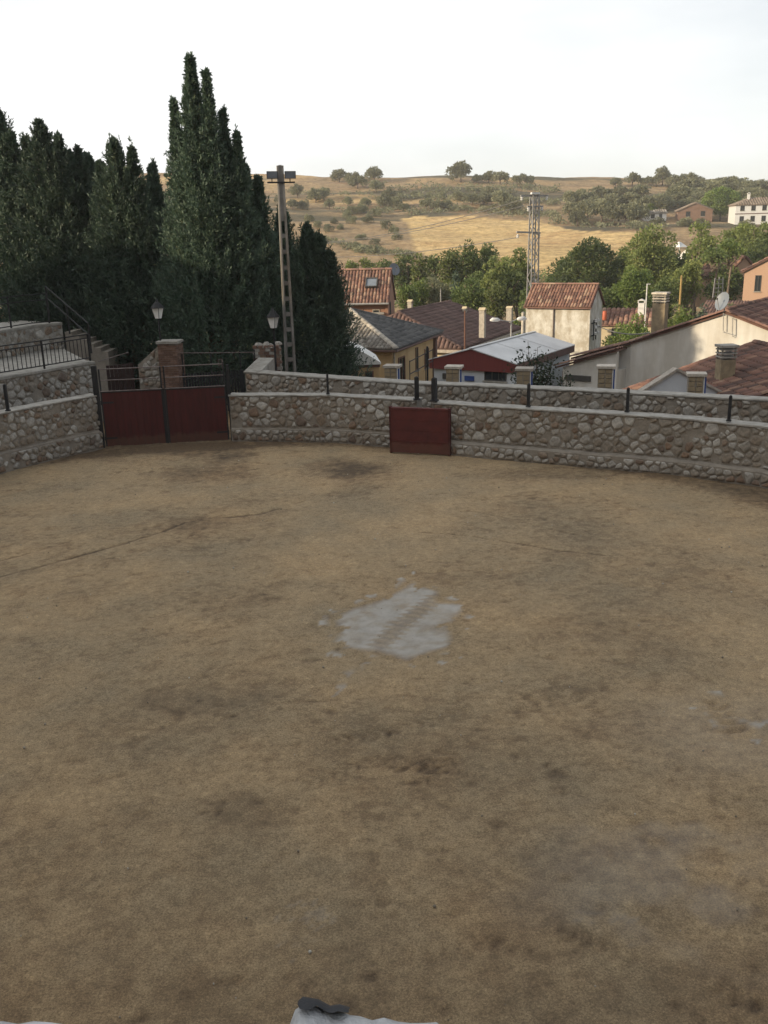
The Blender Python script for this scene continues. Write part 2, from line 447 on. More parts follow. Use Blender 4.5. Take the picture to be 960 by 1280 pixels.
tag(link_mesh('terrain', me, m), 'dry village hillside falling to a valley and rising to a golden field', kind='structure')
del X, Y, Z, fx, fy

# ------------------------------------------------------------------ arena floor
st = .055
ax = np.arange(-24.2, 15.6, st); ay = np.arange(-1.0, 36.4, st)
X, Y = np.meshgrid(ax, ay)
rr = np.hypot(X - RC[0], Y - RC[1])
keepv = rr < 20.0
def seg_field(pts):
    """distance to and length along a polyline"""
    best = np.full(X.shape, 1e9); side = np.zeros(X.shape); along = np.zeros(X.shape); acc = 0.
    for a, b in zip(pts[:-1], pts[1:]):
        a, b = V2(a), V2(b); d = b - a; ln = np.hypot(*d); d = d / ln
        t = np.clip((X - a[0]) * d[0] + (Y - a[1]) * d[1], 0, ln)
        dx, dy = X - a[0] - t * d[0], Y - a[1] - t * d[1]
        q = np.hypot(dx, dy); k = q < best
        best = np.where(k, q, best); side = np.where(k, d[0] * dy - d[1] * dx, side); along = np.where(k, acc + t, along); acc += ln
    return best, side, along
n1, n2, n3, n4 = VA.f(X, Y, .22, 5), VB.f(X, Y, .6, 5), VC.f(X, Y, 1.7, 4), VD.f(X, Y, 5., 3)
n5 = VB.f(X + 9, Y * .8, 1.5, 5)
n6 = VA.f(X * .7 + 31, Y * 1.5, 5.5, 3)
damp_shade = .16 + .12 * sst(.40, .68, n1) + .11 * sst(.40, .68, n2) + .20 * (n3 - .5) + .08 * sst(.52, .74, n5) + .34 * (n4 - .5) + .05 + .26 * sst(13.0, 5.0, Y) + .20 * sst(.60, .72, n6) * sst(.40, .60, VC.f(X, Y, .33, 3)) + .30 * (VC.n(X * 9, Y * 9) - .5)  # moisture tones, plus shade painted into the near sand towards the stand
h = .05 * (n2 - .5) + .034 * (n3 - .5) + .020 * (n4 - .5)
pale = np.zeros(X.shape)
def blot(px, py, rx, ry, amt, edge=.35):
    global damp_shade
    c = G(px, py); ex = abs(G(px + rx, py)[0] - c[0]); ey = abs(G(px, py - ry)[1] - c[1])
    q = np.hypot((X - c[0]) / ex, (Y - c[1]) / ey) + 1.5 * (n2 - .5) + .9 * (n3 - .5)
    damp_shade = damp_shade + amt * sst(1.15, 1 - edge * 1.6, q)
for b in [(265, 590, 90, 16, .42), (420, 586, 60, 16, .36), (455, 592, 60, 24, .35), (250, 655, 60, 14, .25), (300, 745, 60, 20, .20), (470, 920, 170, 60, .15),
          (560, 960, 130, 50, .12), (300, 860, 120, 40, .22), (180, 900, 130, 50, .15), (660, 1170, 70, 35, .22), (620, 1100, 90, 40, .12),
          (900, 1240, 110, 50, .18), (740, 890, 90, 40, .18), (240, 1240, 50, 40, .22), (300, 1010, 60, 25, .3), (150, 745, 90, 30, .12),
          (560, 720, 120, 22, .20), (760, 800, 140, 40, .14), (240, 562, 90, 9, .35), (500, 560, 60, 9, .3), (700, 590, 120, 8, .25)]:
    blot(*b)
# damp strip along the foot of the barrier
damp_shade = damp_shade + .55 * sst(15.0, 15.9, rr + .5 * (n3 - .5)) * (Y > 18)
# pale dried-mud patches
def pale_poly(pts, soft=.35, k=1.):
    poly = [V2(G(*q)) for q in pts]
    na, nb_ = VB.f(X, Y, 3.1, 4), VC.f(X, Y, 3.3, 4)
    xx = X + .5 * (n3 - .5) + 1.0 * (na - .5); yy = Y + .9 * (n3 - .5) + 1.7 * (nb_ - .5)
    inside = in_poly(xx, yy, poly)
    d = seg_field(poly + [poly[0]])[0]
    return np.where(inside, sst(0, soft, d), 0) * k
patch = pale_poly([(413, 770), (440, 758), (470, 749), (498, 736), (516, 722), (530, 732), (552, 738), (552, 750), (588, 754), (566, 785), (570, 808), (544, 815), (508, 827), (470, 815), (404, 808), (420, 790)], .22)
pale = np.maximum(pale, patch * (1.0 - .20 * sst(.48, .66, n3) - .26 * sst(.50, .66, VD.f(X, Y, 2.6, 4)) + .6 * (n4 - .5)))
pale = np.maximum(pale, .85 * pale_poly([(885, 868), (905, 876), (935, 894), (968, 892), (990, 905), (960, 918), (925, 908), (895, 894)], .3))
pale = np.maximum(pale, .5 * pale_poly([(420, 838), (446, 832), (452, 846), (418, 852)], .2))
pale = np.maximum(pale,   .22 * pale_poly([(712, 1158), (760, 1160), (815, 1180), (790, 1186), (730, 1172)], .12))
pale = np.maximum(pale, .16 * pale_poly([(320, 1150), (360, 1158), (415, 1176), (400, 1182), (340, 1166)], .12))
wide = sst(1.3, .2, np.hypot((X - G(860, 1090)[0]) / 1.9, (Y - G(860, 1090)[1]) / 1.5) + .8 * (n2 - .5))
pale = np.maximum(pale, .20 * wide * sst(.36, .6, n3)); 
pale = np.maximum(pale, .14 * sst(1.25, .3, np.hypot((X - G(920, 920)[0]) / 2.0, (Y - G(920, 920)[1]) / 1.6) + .9 * (n2 - .5)))
# tyre tracks: two rows of slanting lugs
def track(pts, w, depth, pitch=.24, wipe=.7, lug=.5, tone=.14):
    global damp_shade, h, pale
    d, sd_, al = seg_field([G(*q) for q in pts])
    ln = al.max()
    ph = 2 * pi * (al + lug * np.abs(sd_)) / pitch
    ww = w / 2 * (1 + .36 * np.sin(ph))
    on = sst(ww + .06, ww - .06, d) * sst(0, .4, al) * sst(ln, ln - .4, al) * sst(.25, .5, n2 + .12)
    ph = 2 * pi * (al + lug * np.abs(sd_)) / pitch
    s = np.sin(ph)
    h = h + on * depth * s - on * depth * .8
    damp_shade = damp_shade + on * (tone * .6 - tone * s)
    pale = pale * (1 - on * wipe)
track([(462, 818), (500, 780), (556, 738)], .40, .024, .21, .62, .3, .22)
track([(380, 930), (470, 918), (600, 880)], .42, .014, .19, .7, .9, .16)
track([(360, 985), (460, 950), (590, 960)], .42, .014, .19, .7, .9, .16)
track([(500, 990), (545, 965), (585, 925)], .42, .014, .19, .7, .9, .16)
track([(640, 880), (720, 870), (780, 900)], .45, .014)
track([(880, 862), (905, 892), (935, 930)], .45, .022, .22, .6)
track([(640, 1110), (700, 1160), (830, 1215)], .30, .014, .16)
track([(860, 1215), (930, 1250), (1000, 1262)], .32, .022, .18)
track([(700, 1195), (600, 1180), (480, 1205)], .3, .010, .18)
# drag lines
def line(pts, w, amt, hh=.0):
    global damp_shade, h
    d, sd_, al = seg_field([G(*q) for q in pts])
    d = d + .10 * (n3 - .5)
    on = sst(w, w * .2, np.abs(d)) * sst(.40, .55, VD.f(X, Y, 1.1, 3) + .04)
    damp_shade = damp_shade + amt * on; h = h - hh * on
line([(0, 720), (110, 690), (190, 668), (232, 652), (330, 640), (390, 622)], .07, .55, .02)
line([(0, 700), (100, 672)], .05, .35, .01)
line([(525, 664), (600, 670), (700, 688), (790, 696)], .05, .5, .015)
line([(570, 634), (640, 648), (720, 668)], .045, .35, .01)
line([(120, 780), (190, 770), (300, 742)], .05, .22, .01)
line([(270, 900), (330, 880), (470, 870)], .06, .25, .01)
line([(150, 1010), (220, 990), (300, 1015)], .05, .35, .01)
# scuffed, trampled ground
scuff = sst(.55, .68, VA.f(X, Y * 1.3, 1.3, 4)) * sst(.44, .6, n1)
h = h + .03 * scuff * (VC.f(X, Y, 6, 2) - .5); damp_shade = damp_shade + .10 * scuff
foot = sst(.72, .82, VB.f(X + 40, Y, 4.6, 2)); damp_shade = damp_shade + .20 * foot; h = h - .016 * foot
h = h * (1 - .7 * patch); damp_shade = damp_shade + .20 * sst(.05, .5, pale) * sst(.95, .5, pale)
Z = h - .02
ids = np.arange(X.size).reshape(X.shape)
K = keepv[:-1, :-1] & keepv[1:, 1:] & keepv[:-1, 1:] & keepv[1:, :-1]
Q = np.stack([ids[:-1, :-1], ids[:-1, 1:], ids[1:, 1:], ids[1:, :-1]], -1)[K]
used = np.unique(Q); remap = np.full(X.size, -1); remap[used] = np.arange(len(used))
me = np_mesh('arena_ground', np.stack([X, Y, Z], -1).reshape(-1, 3)[used], remap[Q], smooth=True)
setattr_f(me, 'damp', np.clip(damp_shade, -.3, 1.4).ravel()[used]); setattr_f(me, 'pale', np.clip(pale, 0, 1).ravel()[used])
m = bpy.data.materials.new('arena_sand'); nt, p = nodes_of(m)
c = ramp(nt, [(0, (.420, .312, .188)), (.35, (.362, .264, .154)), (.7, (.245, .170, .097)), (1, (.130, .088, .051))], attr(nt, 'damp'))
c = mul(nt, c, ramp(nt, [(.35, (.80, .83, .84)), (.65, (1.12, 1.08, 1.0))], noise(nt, .35, 4)))
c = mul(nt, c, ramp(nt, [(.40, (.66, .65, .64)), (.60, (1.26, 1.26, 1.26))], noise(nt, 9, 10, .95)))
c = mul(nt, c, ramp(nt, [(.40, (.58,) * 3), (.5, (1,) * 3), (.60, (1.50,) * 3)], noise(nt, 42, 6, .95)))
pc = ramp(nt, [(.3, (.36, .335, .295)), (.7, (.52, .49, .445))], noise(nt, 3.5, 6, .7))
c = mul(nt, c, pc, attr(nt, 'pale'), 'MIX')
nt.links.new(c, p.inputs['Base Color'])
rn = nt.nodes.new('ShaderNodeMapRange'); rn.inputs[3].default_value, rn.inputs[4].default_value = .95, .85
nt.links.new(attr(nt, 'pale'), rn.inputs[0]); nt.links.new(rn.outputs[0], p.inputs['Roughness'])
bump(nt, p, noise(nt, 22, 9, .85), .05, .9)
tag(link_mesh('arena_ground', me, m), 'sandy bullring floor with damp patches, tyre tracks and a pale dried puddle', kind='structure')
pts = np.random.RandomState(5)
mb = MB()
for i in range(700):
    a, q = pts.rand() * 2 * pi, 15.0 * math.sqrt(pts.rand())
    x, y = RC[0] + q * math.cos(a), RC[1] + q * math.sin(a)
    s = .006 + .017 * pts.rand() ** 3
    mb.lathe([(s * .7, -.01), (s, s * .5), (s * .6, s)], 5, (x, y, -.012), .35 + .65 * pts.rand(), pts.rand() * 3)
tag(mb.build('gravel', 'pebble'), 'small loose stones scattered over the sand', kind='stuff')
del X, Y, Z, n1, n2, n3, n4, n5, damp_shade, h, pale, patch, wide, scuff, foot, rr

# ------------------------------------------------------------------ rubble walls
class Path:
    """polyline in plan; offset n is measured to the arena side (right of travel)"""
    def __init__(s, pts):
        s.p = [V2(q) for q in pts]
        s.d = [np.hypot(*(b - a)) for a, b in zip(s.p[:-1], s.p[1:])]
        s.acc = np.concatenate([[0], np.cumsum(s.d)]); s.len = s.acc[-1]
        dirs = [(b - a) / l for a, b, l in zip(s.p[:-1], s.p[1:], s.d)]
        s.t = [dirs[0]] + [(a + b) / np.linalg.norm(a + b) for a, b in zip(dirs[:-1], dirs[1:])] + [dirs[-1]]
    def at(s, u, n=0.):
        i = int(np.clip(np.searchsorted(s.acc, u) - 1, 0, len(s.d) - 1))
        f = (u - s.acc[i]) / s.d[i]
        p = s.p[i] + (s.p[i + 1] - s.p[i]) * f
        t = s.t[i] * (1 - np.clip(f, 0, 1)) + s.t[i + 1] * np.clip(f, 0, 1); t /= np.linalg.norm(t)
        return p + np.array([t[1], -t[0]]) * n
def sweep(mb, path, prof, u0=0., u1=None, step=.35, jit=0., seed=1):
    u1 = path.len if u1 is None else u1
    n = max(1, int((u1 - u0) / step)); rg = random.Random(seed)
    vs, fs, k = [], [], len(prof)
    for i in range(n + 1):
        u = u0 + (u1 - u0) * i / n
        for o, z in prof:
            q = path.at(u, o + rg.uniform(-jit, jit) * .6)
            vs.append((q[0], q[1], z + rg.uniform(-jit, jit)))
    for i in range(n):
        for j in range(k):
            j2 = (j + 1) % k
            fs.append((i * k + j, i * k + j2, (i + 1) * k + j2, (i + 1) * k + j))
    fs.append(tuple(range(k))); fs.append(tuple(range(n * k, n * k + k))[::-1])
    mb.add(vs, fs, .5)
def clip_half(poly, n, c):
    out = []
    for i in range(len(poly)):
        a, b = poly[i], poly[(i + 1) % len(poly)]
        da, db = a @ n - c, b @ n - c
        if da <= 0: out.append(a)
        if da * db < 0: out.append(a + (b - a) * (da / (da - db)))
    return out
def cells(L0, L1, z0, z1, rg, rmin=.068, rmax=.215, gap=.013):
    pts, rad = [], []
    grid = {}
    def near(x, z):
        gx, gz = int(x / .5), int(z / .5)
        for i in range(gx - 1, gx + 2):
            for j in range(gz - 1, gz + 2):
                yield from grid.get((i, j), ())
    def darts(n, lo, hi):
        for _ in range(n):
            x, z, r = rg.uniform(L0, L1), rg.uniform(z0, z1), rg.uniform(lo, hi)
            if all((x - pts[k][0]) ** 2 + ((z - pts[k][1]) * 1.12) ** 2 > (r + rad[k]) ** 2 * .92 for k in near(x, z)):
                grid.setdefault((int(x / .5), int(z / .5)), []).append(len(pts)); pts.append(np.array([x, z])); rad.append(r)
    area = (L1 - L0) * (z1 - z0)
    darts(int(area * 3), rmax * .72, rmax); darts(int(area * 26), rmin * 1.5, rmax * .72); darts(int(area * 190), rmin, rmin * 1.5)
    out = []
    for k, c in enumerate(pts):
        poly = [np.array(q) for q in ((L0, z0), (L1, z0), (L1, z1), (L0, z1))]
        R = rad[k] * 1.75
        poly = [np.array([np.clip(q[0], c[0] - R, c[0] + R), np.clip(q[1], c[1] - R, c[1] + R)]) for q in poly]
        for j in near(c[0], c[1]):
            if j == k: continue
            d = pts[j] - c; ln = np.hypot(*d)
            if ln > 1.0: continue
            n = d / ln
            m = (ln * ln + rad[k] ** 2 - rad[j] ** 2) / (2 * ln)
            t = rg.gauss(0, .16); nn = np.array([n[0] * math.cos(t) - n[1] * math.sin(t), n[0] * math.sin(t) + n[1] * math.cos(t)])
            poly = clip_half(poly, nn, c @ nn + m - gap * rg.uniform(.4, 1.8) - (ln * abs(t) * .09))
            if len(poly) < 3: break
        if len(poly) >= 3 and rg.random() > .05:
            out.append((poly, rad[k]))
    return out
def stone_geo(poly, r, rg, proud):
    c = sum(poly) / len(poly)
    pp = []
    n = len(poly)
    for i in range(n):                                     # cut the corners
        a, b = poly[i], poly[(i + 1) % n]
        f = rg.uniform(.06, .28)
        if np.hypot(*(b - a)) > .05:
            pp += [a + (b - a) * f, b + (a - b) * f]
        else: pp.append((a + b) / 2)
    pp = [c + (q - c) * rg.uniform(.86, 1.03) for q in pp]
    k = len(pp)
    tilt = np.array([rg.uniform(-.10, .10), rg.uniform(-.10, .10)])
    rings = [[(q[0], q[1], -.012) for q in pp]]
    rings.append([(*(c + (q - c) * .93), proud * .65 + float(tilt @ (q - c)) * .6) for q in pp])
    rings.append([(*(c + (q - c) * rg.uniform(.55, .68)), proud * rg.uniform(.9, 1.1) + float(tilt @ (q - c))) for q in pp])
    vs = sum(rings, []) + [(c[0], c[1], proud)]
    fs = []
    for a in range(2):
        for i in range(k):
            i2 = (i + 1) % k
            fs.append((a * k + i, a * k + i2, (a + 1) * k + i2, (a + 1) * k + i))
    fs += [(2 * k + i, 2 * k + (i + 1) % k, 3 * k) for i in range(k)]
    return vs, fs
class StoneFace:
    """collects the stones of one wall; the 300 largest become parts, the rest one stuff part"""
    def __init__(s): s.l = []
    def fill(s, path, off, u0, u1, z0, z1, seed, proud=.035, top=None, **kw):
        rg = random.Random(seed)
        for poly, r in cells(u0, u1, z0, z1, rg, **kw):
            c = sum(poly) / len(poly)
            if top is not None and c[1] > top(c[0]): continue
            vs, fs = stone_geo(poly, r, rg, proud * rg.uniform(.6, 1.5))
            W = []
            for u, z, d in vs:
                q = path.at(u, off + d); W.append((q[0], q[1], z))
            area = abs(sum(a[0] * b[1] - b[0] * a[1] for a, b in zip(poly, poly[1:] + poly[:1]))) / 2
            q_ = rg.random()
            t = rg.uniform(.30, .52) if q_ < .40 else (rg.uniform(.56, 1) if q_ < .87 else rg.uniform(.02, .28))
            s.l.append((area, W, fs, t))
    def build(s, root, limit=300):
        s.l.sort(key=lambda q: -q[0])
        O = np.array(root.location)
        for _, W, fs, t in s.l[:limit]:
            c = np.mean(np.array(W), 0)
            MB().add(W, fs, t).build('stone', 'stone', root, c, True, c - O)
        if len(s.l) > limit:
            mb = MB()
            for _, W, fs, t in s.l[limit:]: mb.add(W, fs, t)
            tag(mb.build('small_stones', 'stone', root, O, True), kind='stuff')
def rootat(name, p, label, cat, group=None, z=0.):
    return empty(name, (p[0], p[1], z), 0, label, cat, group)

def barrier(path, h, label, seed, ledge=.10, lz=.46, u_end=None, limit=300, thick=.45):
    root = rootat('stone_barrier', path.at(path.len / 2, -thick / 2), label, 'stone wall', 'stone barrier round the bullring')
    O = root.location
    mb = MB(); sweep(mb, path, [(0, -.3), (0, h), (-thick, h), (-thick, -.3)][::-1], jit=.008, seed=seed); mb.build('mortar', 'mortar', root, O)
    mb = MB(); sweep(mb, path, [(ledge, -.3), (ledge, lz - .03), (ledge - .04, lz), (.004, lz + .02), (.004, -.3)][::-1], .01, path.len - .01, .25, .014, seed); mb.build('ledge', 'mortar', root, O)
    mb = MB(); sweep(mb, path, [(.045, h + .002), (.048, h + .04), (.025, h + .055), (-thick - .02, h + .06), (-thick - .04, h + .002)][::-1], -.02, path.len + .02, .3, .009, seed); mb.build('coping', 'coping', root, O)
    sf = StoneFace()
    sf.fill(path, 0, .04, path.len - .04, lz + .07, h - .01, seed)
    sf.fill(path, ledge, .04, path.len - .04, .02, lz - .06, seed + 1, .045, rmin=.07, rmax=.15)
    sf.build(root, limit)
    return root
BL = [G(-150, 548, 1.9), G(0, 516, 1.9), G(60, 504, 1.9), G(123, 493, 1.9)]
GL, GR = V2(G(131, 560)), V2(G(289, 551))
BL[-1] = np.array([GL[0] - .08, GL[1] + .12, 0])
BM = [np.array([GR[0] + .03, GR[1] + .05, 0]), G(408, 492, 1.72), G(521, 498, 1.72)]
BR = [G(p, q, 1.72) for p, q in ((541, 501), (600, 505), (697, 511), (783, 516), (860, 521), (960, 531), (1110, 556))]
PL, PM, PR = Path(BL), Path(BM), Path(BR)
barrier(PL, 1.84, 'rubble stone barrier wall below the railed terrace, ending at the red double gate', 11, .06, .62)
barrier(PM, 1.62, 'short rubble stone barrier wall between the red double gate and the red shelter board', 21, .05, .46)
barrier(PR, 1.62, 'long curving rubble stone barrier wall running from the red shelter board past the rooftops', 31, .22, .42)

# upper wall behind the passage
HB = 1.86
BK = [G(p, q, HB + .1) for p, q in ((306, 463), (420, 471), (520, 477.5), (600, 480.5), (700, 485), (783, 489), (860, 493), (960, 498), (1120, 510))]
PB = Path(BK)
root = rootat('back_wall', PB.at(PB.len / 2, -.25), 'long upper rubble wall with pale concrete coping, behind the lower barrier', 'stone wall')
O = root.location
mb = MB(); sweep(mb, PB, [(0, -.8), (0, HB), (-.5, HB), (-.5, -1.6)][::-1], jit=.008, seed=3); mb.build('mortar', 'mortar', root, O)
mb = MB(); sweep(mb, PB, [(.045, HB + .002), (.05, HB + .05), (.02, HB + .07), (-.52, HB + .075), (-.55, HB + .002)][::-1], -.03, None, .35, .009, 4); mb.build('coping', 'coping', root, O)
# return of the wall at the gate: a sloping parapet running back from the corner
c0 = PB.p[0]; e1 = V2(G(325, 447, 2.7))
PRet = Path([c0 + np.array([-.02, -.02]), e1])
def ramp_wall(mb, a, b, w, za, zb, zlow):
    a, b = V2(a), V2(b); t = (b - a) / np.linalg.norm(b - a); n = np.array([t[1], -t[0]]) * w
    vs = [(*a, zlow), (*(a + n), zlow), (*(b + n), zlow), (*b, zlow), (*a, za), (*(a + n), za), (*(b + n), zb), (*b, zb)]
    mb.add(vs, [(0, 1, 2, 3), (7, 6, 5, 4), (0, 4, 5, 1), (1, 5, 6, 2), (2, 6, 7, 3), (3, 7, 4, 0)], .5)
ra = c0 + np.array([.02, .05]); te = at(324, 447, c0[1] + 1.5); rb = V2(te); ZR = te[2]
mb = MB(); ramp_wall(mb, ra, rb, .62, HB - .02, ZR - .1, -.5); mb.build('return_wall', 'mortar', root, O)
mb = MB(); ramp_wall(mb, ra - np.array([.03, .02]), rb - np.array([.03, 0]), .70, HB + .09, ZR, HB - .1)
mb.build('return_coping', 'coping', root, O)
sf = StoneFace(); sf.fill(PB, 0, .05, PB.len - .05, .75, HB - .01, 41, .04, rmax=.22); sf.build(root)

# rubble and brick pier at the end of the return wall
pp = at(335, 452, 39.6)
root = rootat('rubble_pier', pp, 'crumbling brick and stone pier behind the upper wall, at the foot of the concrete post', 'pier', z=float(terrain_z(pp[0], pp[1])))
z0 = root.location[2]; rg = random.Random(4); ZP = at(333, 433, 39.3)[2]
mb = MB(); mb.box(-.55, .55, -.35, .35, -.4, ZP - .05 - z0); mb.build('core', 'mortar', root)
for i in range(11):
    for k in range(5):
        zz = ZP - .07 - z0 - .13 * (10 - i)
        x = -.56 + .23 * k + (i % 2) * .07
        mb = MB(); mb.box(x, x + rg.uniform(.17, .21), -.40 - rg.uniform(0, .03), -.2, zz, zz + .11, rg.random())
        mb.build('brick', 'brick' if rg.random() < .7 else 'stone', root)
mb = MB()
for i in range(16):
    c = (rg.uniform(-.45, .5), rg.uniform(-.3, .25), ZP - .1 - z0 + rg.uniform(-.02, .2))
    mb.lathe([(.08, -.06), (rg.uniform(.12, .2), 0), (.09, .09)], 6, c, rg.uniform(.3, .95), rg.random())
tag(mb.build('loose_rubble', 'stone', root), kind='stuff')

# ------------------------------------------------------------------ terraces beside the gate
ZT = 2.62
TE = [G(-160, 500, ZT), G(0, 471, ZT), G(60, 461, ZT), G(117, 451, ZT)]
PT = Path(TE)
root = rootat('terrace_wall', PT.at(PT.len / 2, -.5), 'rubble terrace wall carrying the long black railing, above the lower barrier', 'stone wall')
O = root.location
mb = MB(); sweep(mb, PT, [(0, -.3), (0, ZT - .1), (-.5, ZT - .1), (-.5, -.3)][::-1], jit=.008, seed=6); mb.build('mortar', 'mortar', root, O)
mb = MB(); sweep(mb, PT, [(.06, ZT - .098), (.06, ZT - .01), (.03, ZT), (-.55, ZT), (-.55, ZT - .098)][::-1], -.03, None, .3, .008, 7); mb.build('coping', 'coping', root, O)
sf = StoneFace(); sf.fill(PT, 0, .04, PT.len - .04, .9, ZT - .12, 51, .04); sf.build(root)
# end face beside the gate
tend = PT.p[-1]
mb = MB(); ramp_wall(mb, tend + np.array([-.02, .05]), tend + np.array([-.9, 1.6]), .45, ZT - .1, ZT - .7, -.3); mb.build('end_wall', 'mortar', root, O)
# terrace floor and upper terrace
ZU = 3.72
UE = [G(-170, 437, ZU), G(0, 413, ZU), G(40, 406.5, ZU), G(77, 403, ZU)]
PU = Path(UE)
fl = [PT.at(u, -.3) for u in np.linspace(0, PT.len, 8)] + [PU.at(u, -.2) for u in np.linspace(PU.len, 0, 8)]
mb = MB(); mb.prism([tuple(q) for q in fl][::-1], -.2, ZT - .03); tag(mb.build('terrace_floor', 'coping'), 'concrete floor of the seating terrace', kind='structure')
root = rootat('upper_terrace_wall', PU.at(PU.len / 2, -.5), 'pale upper terrace wall seen through the railing bars, topmost step under the cypresses', 'stone wall')
O = root.location
mb = MB(); sweep(mb, PU, [(0, 1.5), (0, ZU - .1), (-.5, ZU - .1), (-.5, 1.5)][::-1], jit=.008, seed=8); mb.build('mortar', 'coping', root, O)
mb = MB(); sweep(mb, PU, [(.05, ZU - .098), (.05, ZU), (-.55, ZU), (-.55, ZU - .098)][::-1], -.02, None, .3, .012, 9); mb.build('coping', 'coping', root, O)
sf = StoneFace(); sf.fill(PU, 0, .04, PU.len - .04, ZT, ZU - .12, 61, .03); sf.build(root)
uf = [PU.at(u, -.4) for u in np.linspace(0, PU.len, 6)] + [PU.at(u, -3.4) for u in np.linspace(PU.len, 0, 6)]
mb = MB(); mb.prism([tuple(q) for q in uf][::-1], 0, ZU - .04); tag(mb.build('upper_terrace_floor', 'coping'), 'upper terrace floor under the trees', kind='structure')
# stair flank descending to the gate
ue = PU.p[-1]
mb = MB()
for i in range(6):
    z = ZU - .18 * (i + 1); a = ue + np.array([.05 + .30 * i, .1])
    mb.box(a[0], a[0] + .30, a[1], a[1] + 1.5, .2, z - .25)
tag(mb.build('stairs', 'mortar'), 'steps going down from the upper terrace', kind='structure')

def railing(path, zb, hgt, label, bars=True, u0=.05, u1=None, step=.20, rails=(1.0, .86, .12), posts=2.2, mat='iron'):
    u1 = path.len if u1 is None else u1
    root = rootat('railing', path.at((u0 + u1) / 2, -.15), label, 'railing', z=zb)
    O = root.location
    P = lambda u, z: (*path.at(u, -.12), zb + z)
    us = [u0 + (u1 - u0) * i / 24 for i in range(25)]
    for f in rails:
        mb = MB(); mb.tube([P(u, hgt * f) for u in us], .024, 6); mb.build('rail', mat, root, O)
    n = max(1, round((u1 - u0) / posts))
    for i in range(n + 1):
        u = u0 + (u1 - u0) * i / n
        mb = MB(); mb.beam(P(u, 0), P(u, hgt * 1.02), .06); mb.build('post', mat, root, O)
    if bars:
        k = int((u1 - u0) / step)
        for i in range(1, k):
            u = u0 + (u1 - u0) * i / k
            mb = MB(); mb.beam(P(u, hgt * .12), P(u, hgt * .86), .022); mb.build('baluster', mat, root, O)
    return root
railing(PT, ZT, 1.02, 'long black iron railing with close upright bars on the terrace edge', u0=PT.len * .25, u1=PT.len - .05, step=.19)
railing(PU, ZU, 1.25, 'plain three-bar black railing on the topmost terrace under the cypresses', False, PU.len * .3, PU.len - .5, rails=(1.0, .80, .06))
# sloping stair handrail
q0, q1 = at(57, 358, 35.0), at(110, 404, 33.0)
root = rootat('stair_handrail', (q0 + q1) / 2, 'sloping double black handrail going down from the topmost terrace to the gate', 'handrail', z=ZT)
O = np.array(root.location)
for dz in (0, -.42):
    mb = MB(); mb.tube([q0 + [0, 0, dz], q1 + [0, 0, dz]], .024, 6); mb.build('rail', 'iron', root, O)
for f in (0, .5, 1):
    a = q0 + (q1 - q0) * f
    mb = MB(); mb.beam(a, a - np.array([0, 0, 1.05]), .05); mb.build('post', 'iron', root, O)

# ------------------------------------------------------------------ red double gate
gt = (GR - GL) / np.linalg.norm(GR - GL); gn = np.array([gt[1], -gt[0]]); GWd = np.linalg.norm(GR - GL)
root = empty('double_gate', (GL[0], GL[1], 0), math.atan2(gt[1], gt[0]), 'dark red double gate of upright boards with pipe rails on top, between two stone barriers', 'gate')
ZS = 1.96
zr = [(2.02, .022), (2.40, .02), (2.79, .022)]
half = GWd / 2
for s in (0, 1):
    x0, x1 = (.06, half - .035) if s == 0 else (half + .035, GWd - .06)
    fr = MB()
    fr.box(x0, x0 + .05, -.03, .03, .06, 2.80); fr.box(x1 - .05, x1, -.03, .03, .06, 2.80 if s == 0 else 2.86)
    fr.box(x0 + .05, x1 - .05, .005, .035, .10, .18); fr.box(x0 + .05, x1 - .05, .005, .035, 1.0, 1.07); fr.box(x0 + .05, x1 - .05, -.03, .03, ZS + .003, ZS + .035)
    fr.box(x0 + .052, x1 - .052, .0361, .040, .06, ZS)
    leaf = fr.build('leaf', 'iron', root)
    n = 9
    for i in range(n):
        a = x0 + .052 + (x1 - x0 - .104) * i / n; b = x0 + .052 + (x1 - x0 - .104) * (i + 1) / n - .004
        dy = random.uniform(-.006, .006)
        mb = MB(); mb.box(a, b, -.028 + dy, .003 + dy * .2, .05 + random.uniform(0, .02), ZS); mb.build('plank', 'red_paint', leaf)
    for z, r in zr[1:]:
        mb = MB(); mb.tube([(x0 + .02, 0, z), (x1 - .02, 0, z)], r, 6); mb.build('pipe_rail', 'pipe', leaf)
    mb = MB(); mb.tube([(x0 + .02, -.04, 2.02), (x1 - .02, -.04, 2.02)], .02, 6); mb.build('pipe_rail', 'pipe', leaf)
for x_, sg in ((.06, 1), (GWd - .06, -1)):
    for z in (.35, 1.62):
        mb = MB(); mb.box(min(x_, x_ + sg * .42), max(x_, x_ + sg * .42), -.048, -.036, z - .03, z + .03); mb.tube([(x_, -.045, z - .07), (x_, -.045, z + .07)], .022, 6); mb.build('hinge', 'iron', root)
mb = MB(); mb.box(half - .03, half + .03, -.05, .0, .05, ZS + .06); mb.build('meeting_stile', 'iron', root)
mb = MB(); mb.box(-.18, .0, .05, .2, 0, 2.9); mb.build('gate_post', 'iron', root)
mb = MB(); mb.box(GWd + .0, GWd + .10, .05, .17, 0, 2.75); mb.build('gate_post', 'iron', root)
mb = MB(); mb.tube([(GWd - .12, .02, 2.62), (GWd - .12, .02, 2.95), (GWd - .24, .02, 2.95), (GWd - .24, .02, 2.72)], .022, 6); mb.build('latch_loop', 'pipe', root)

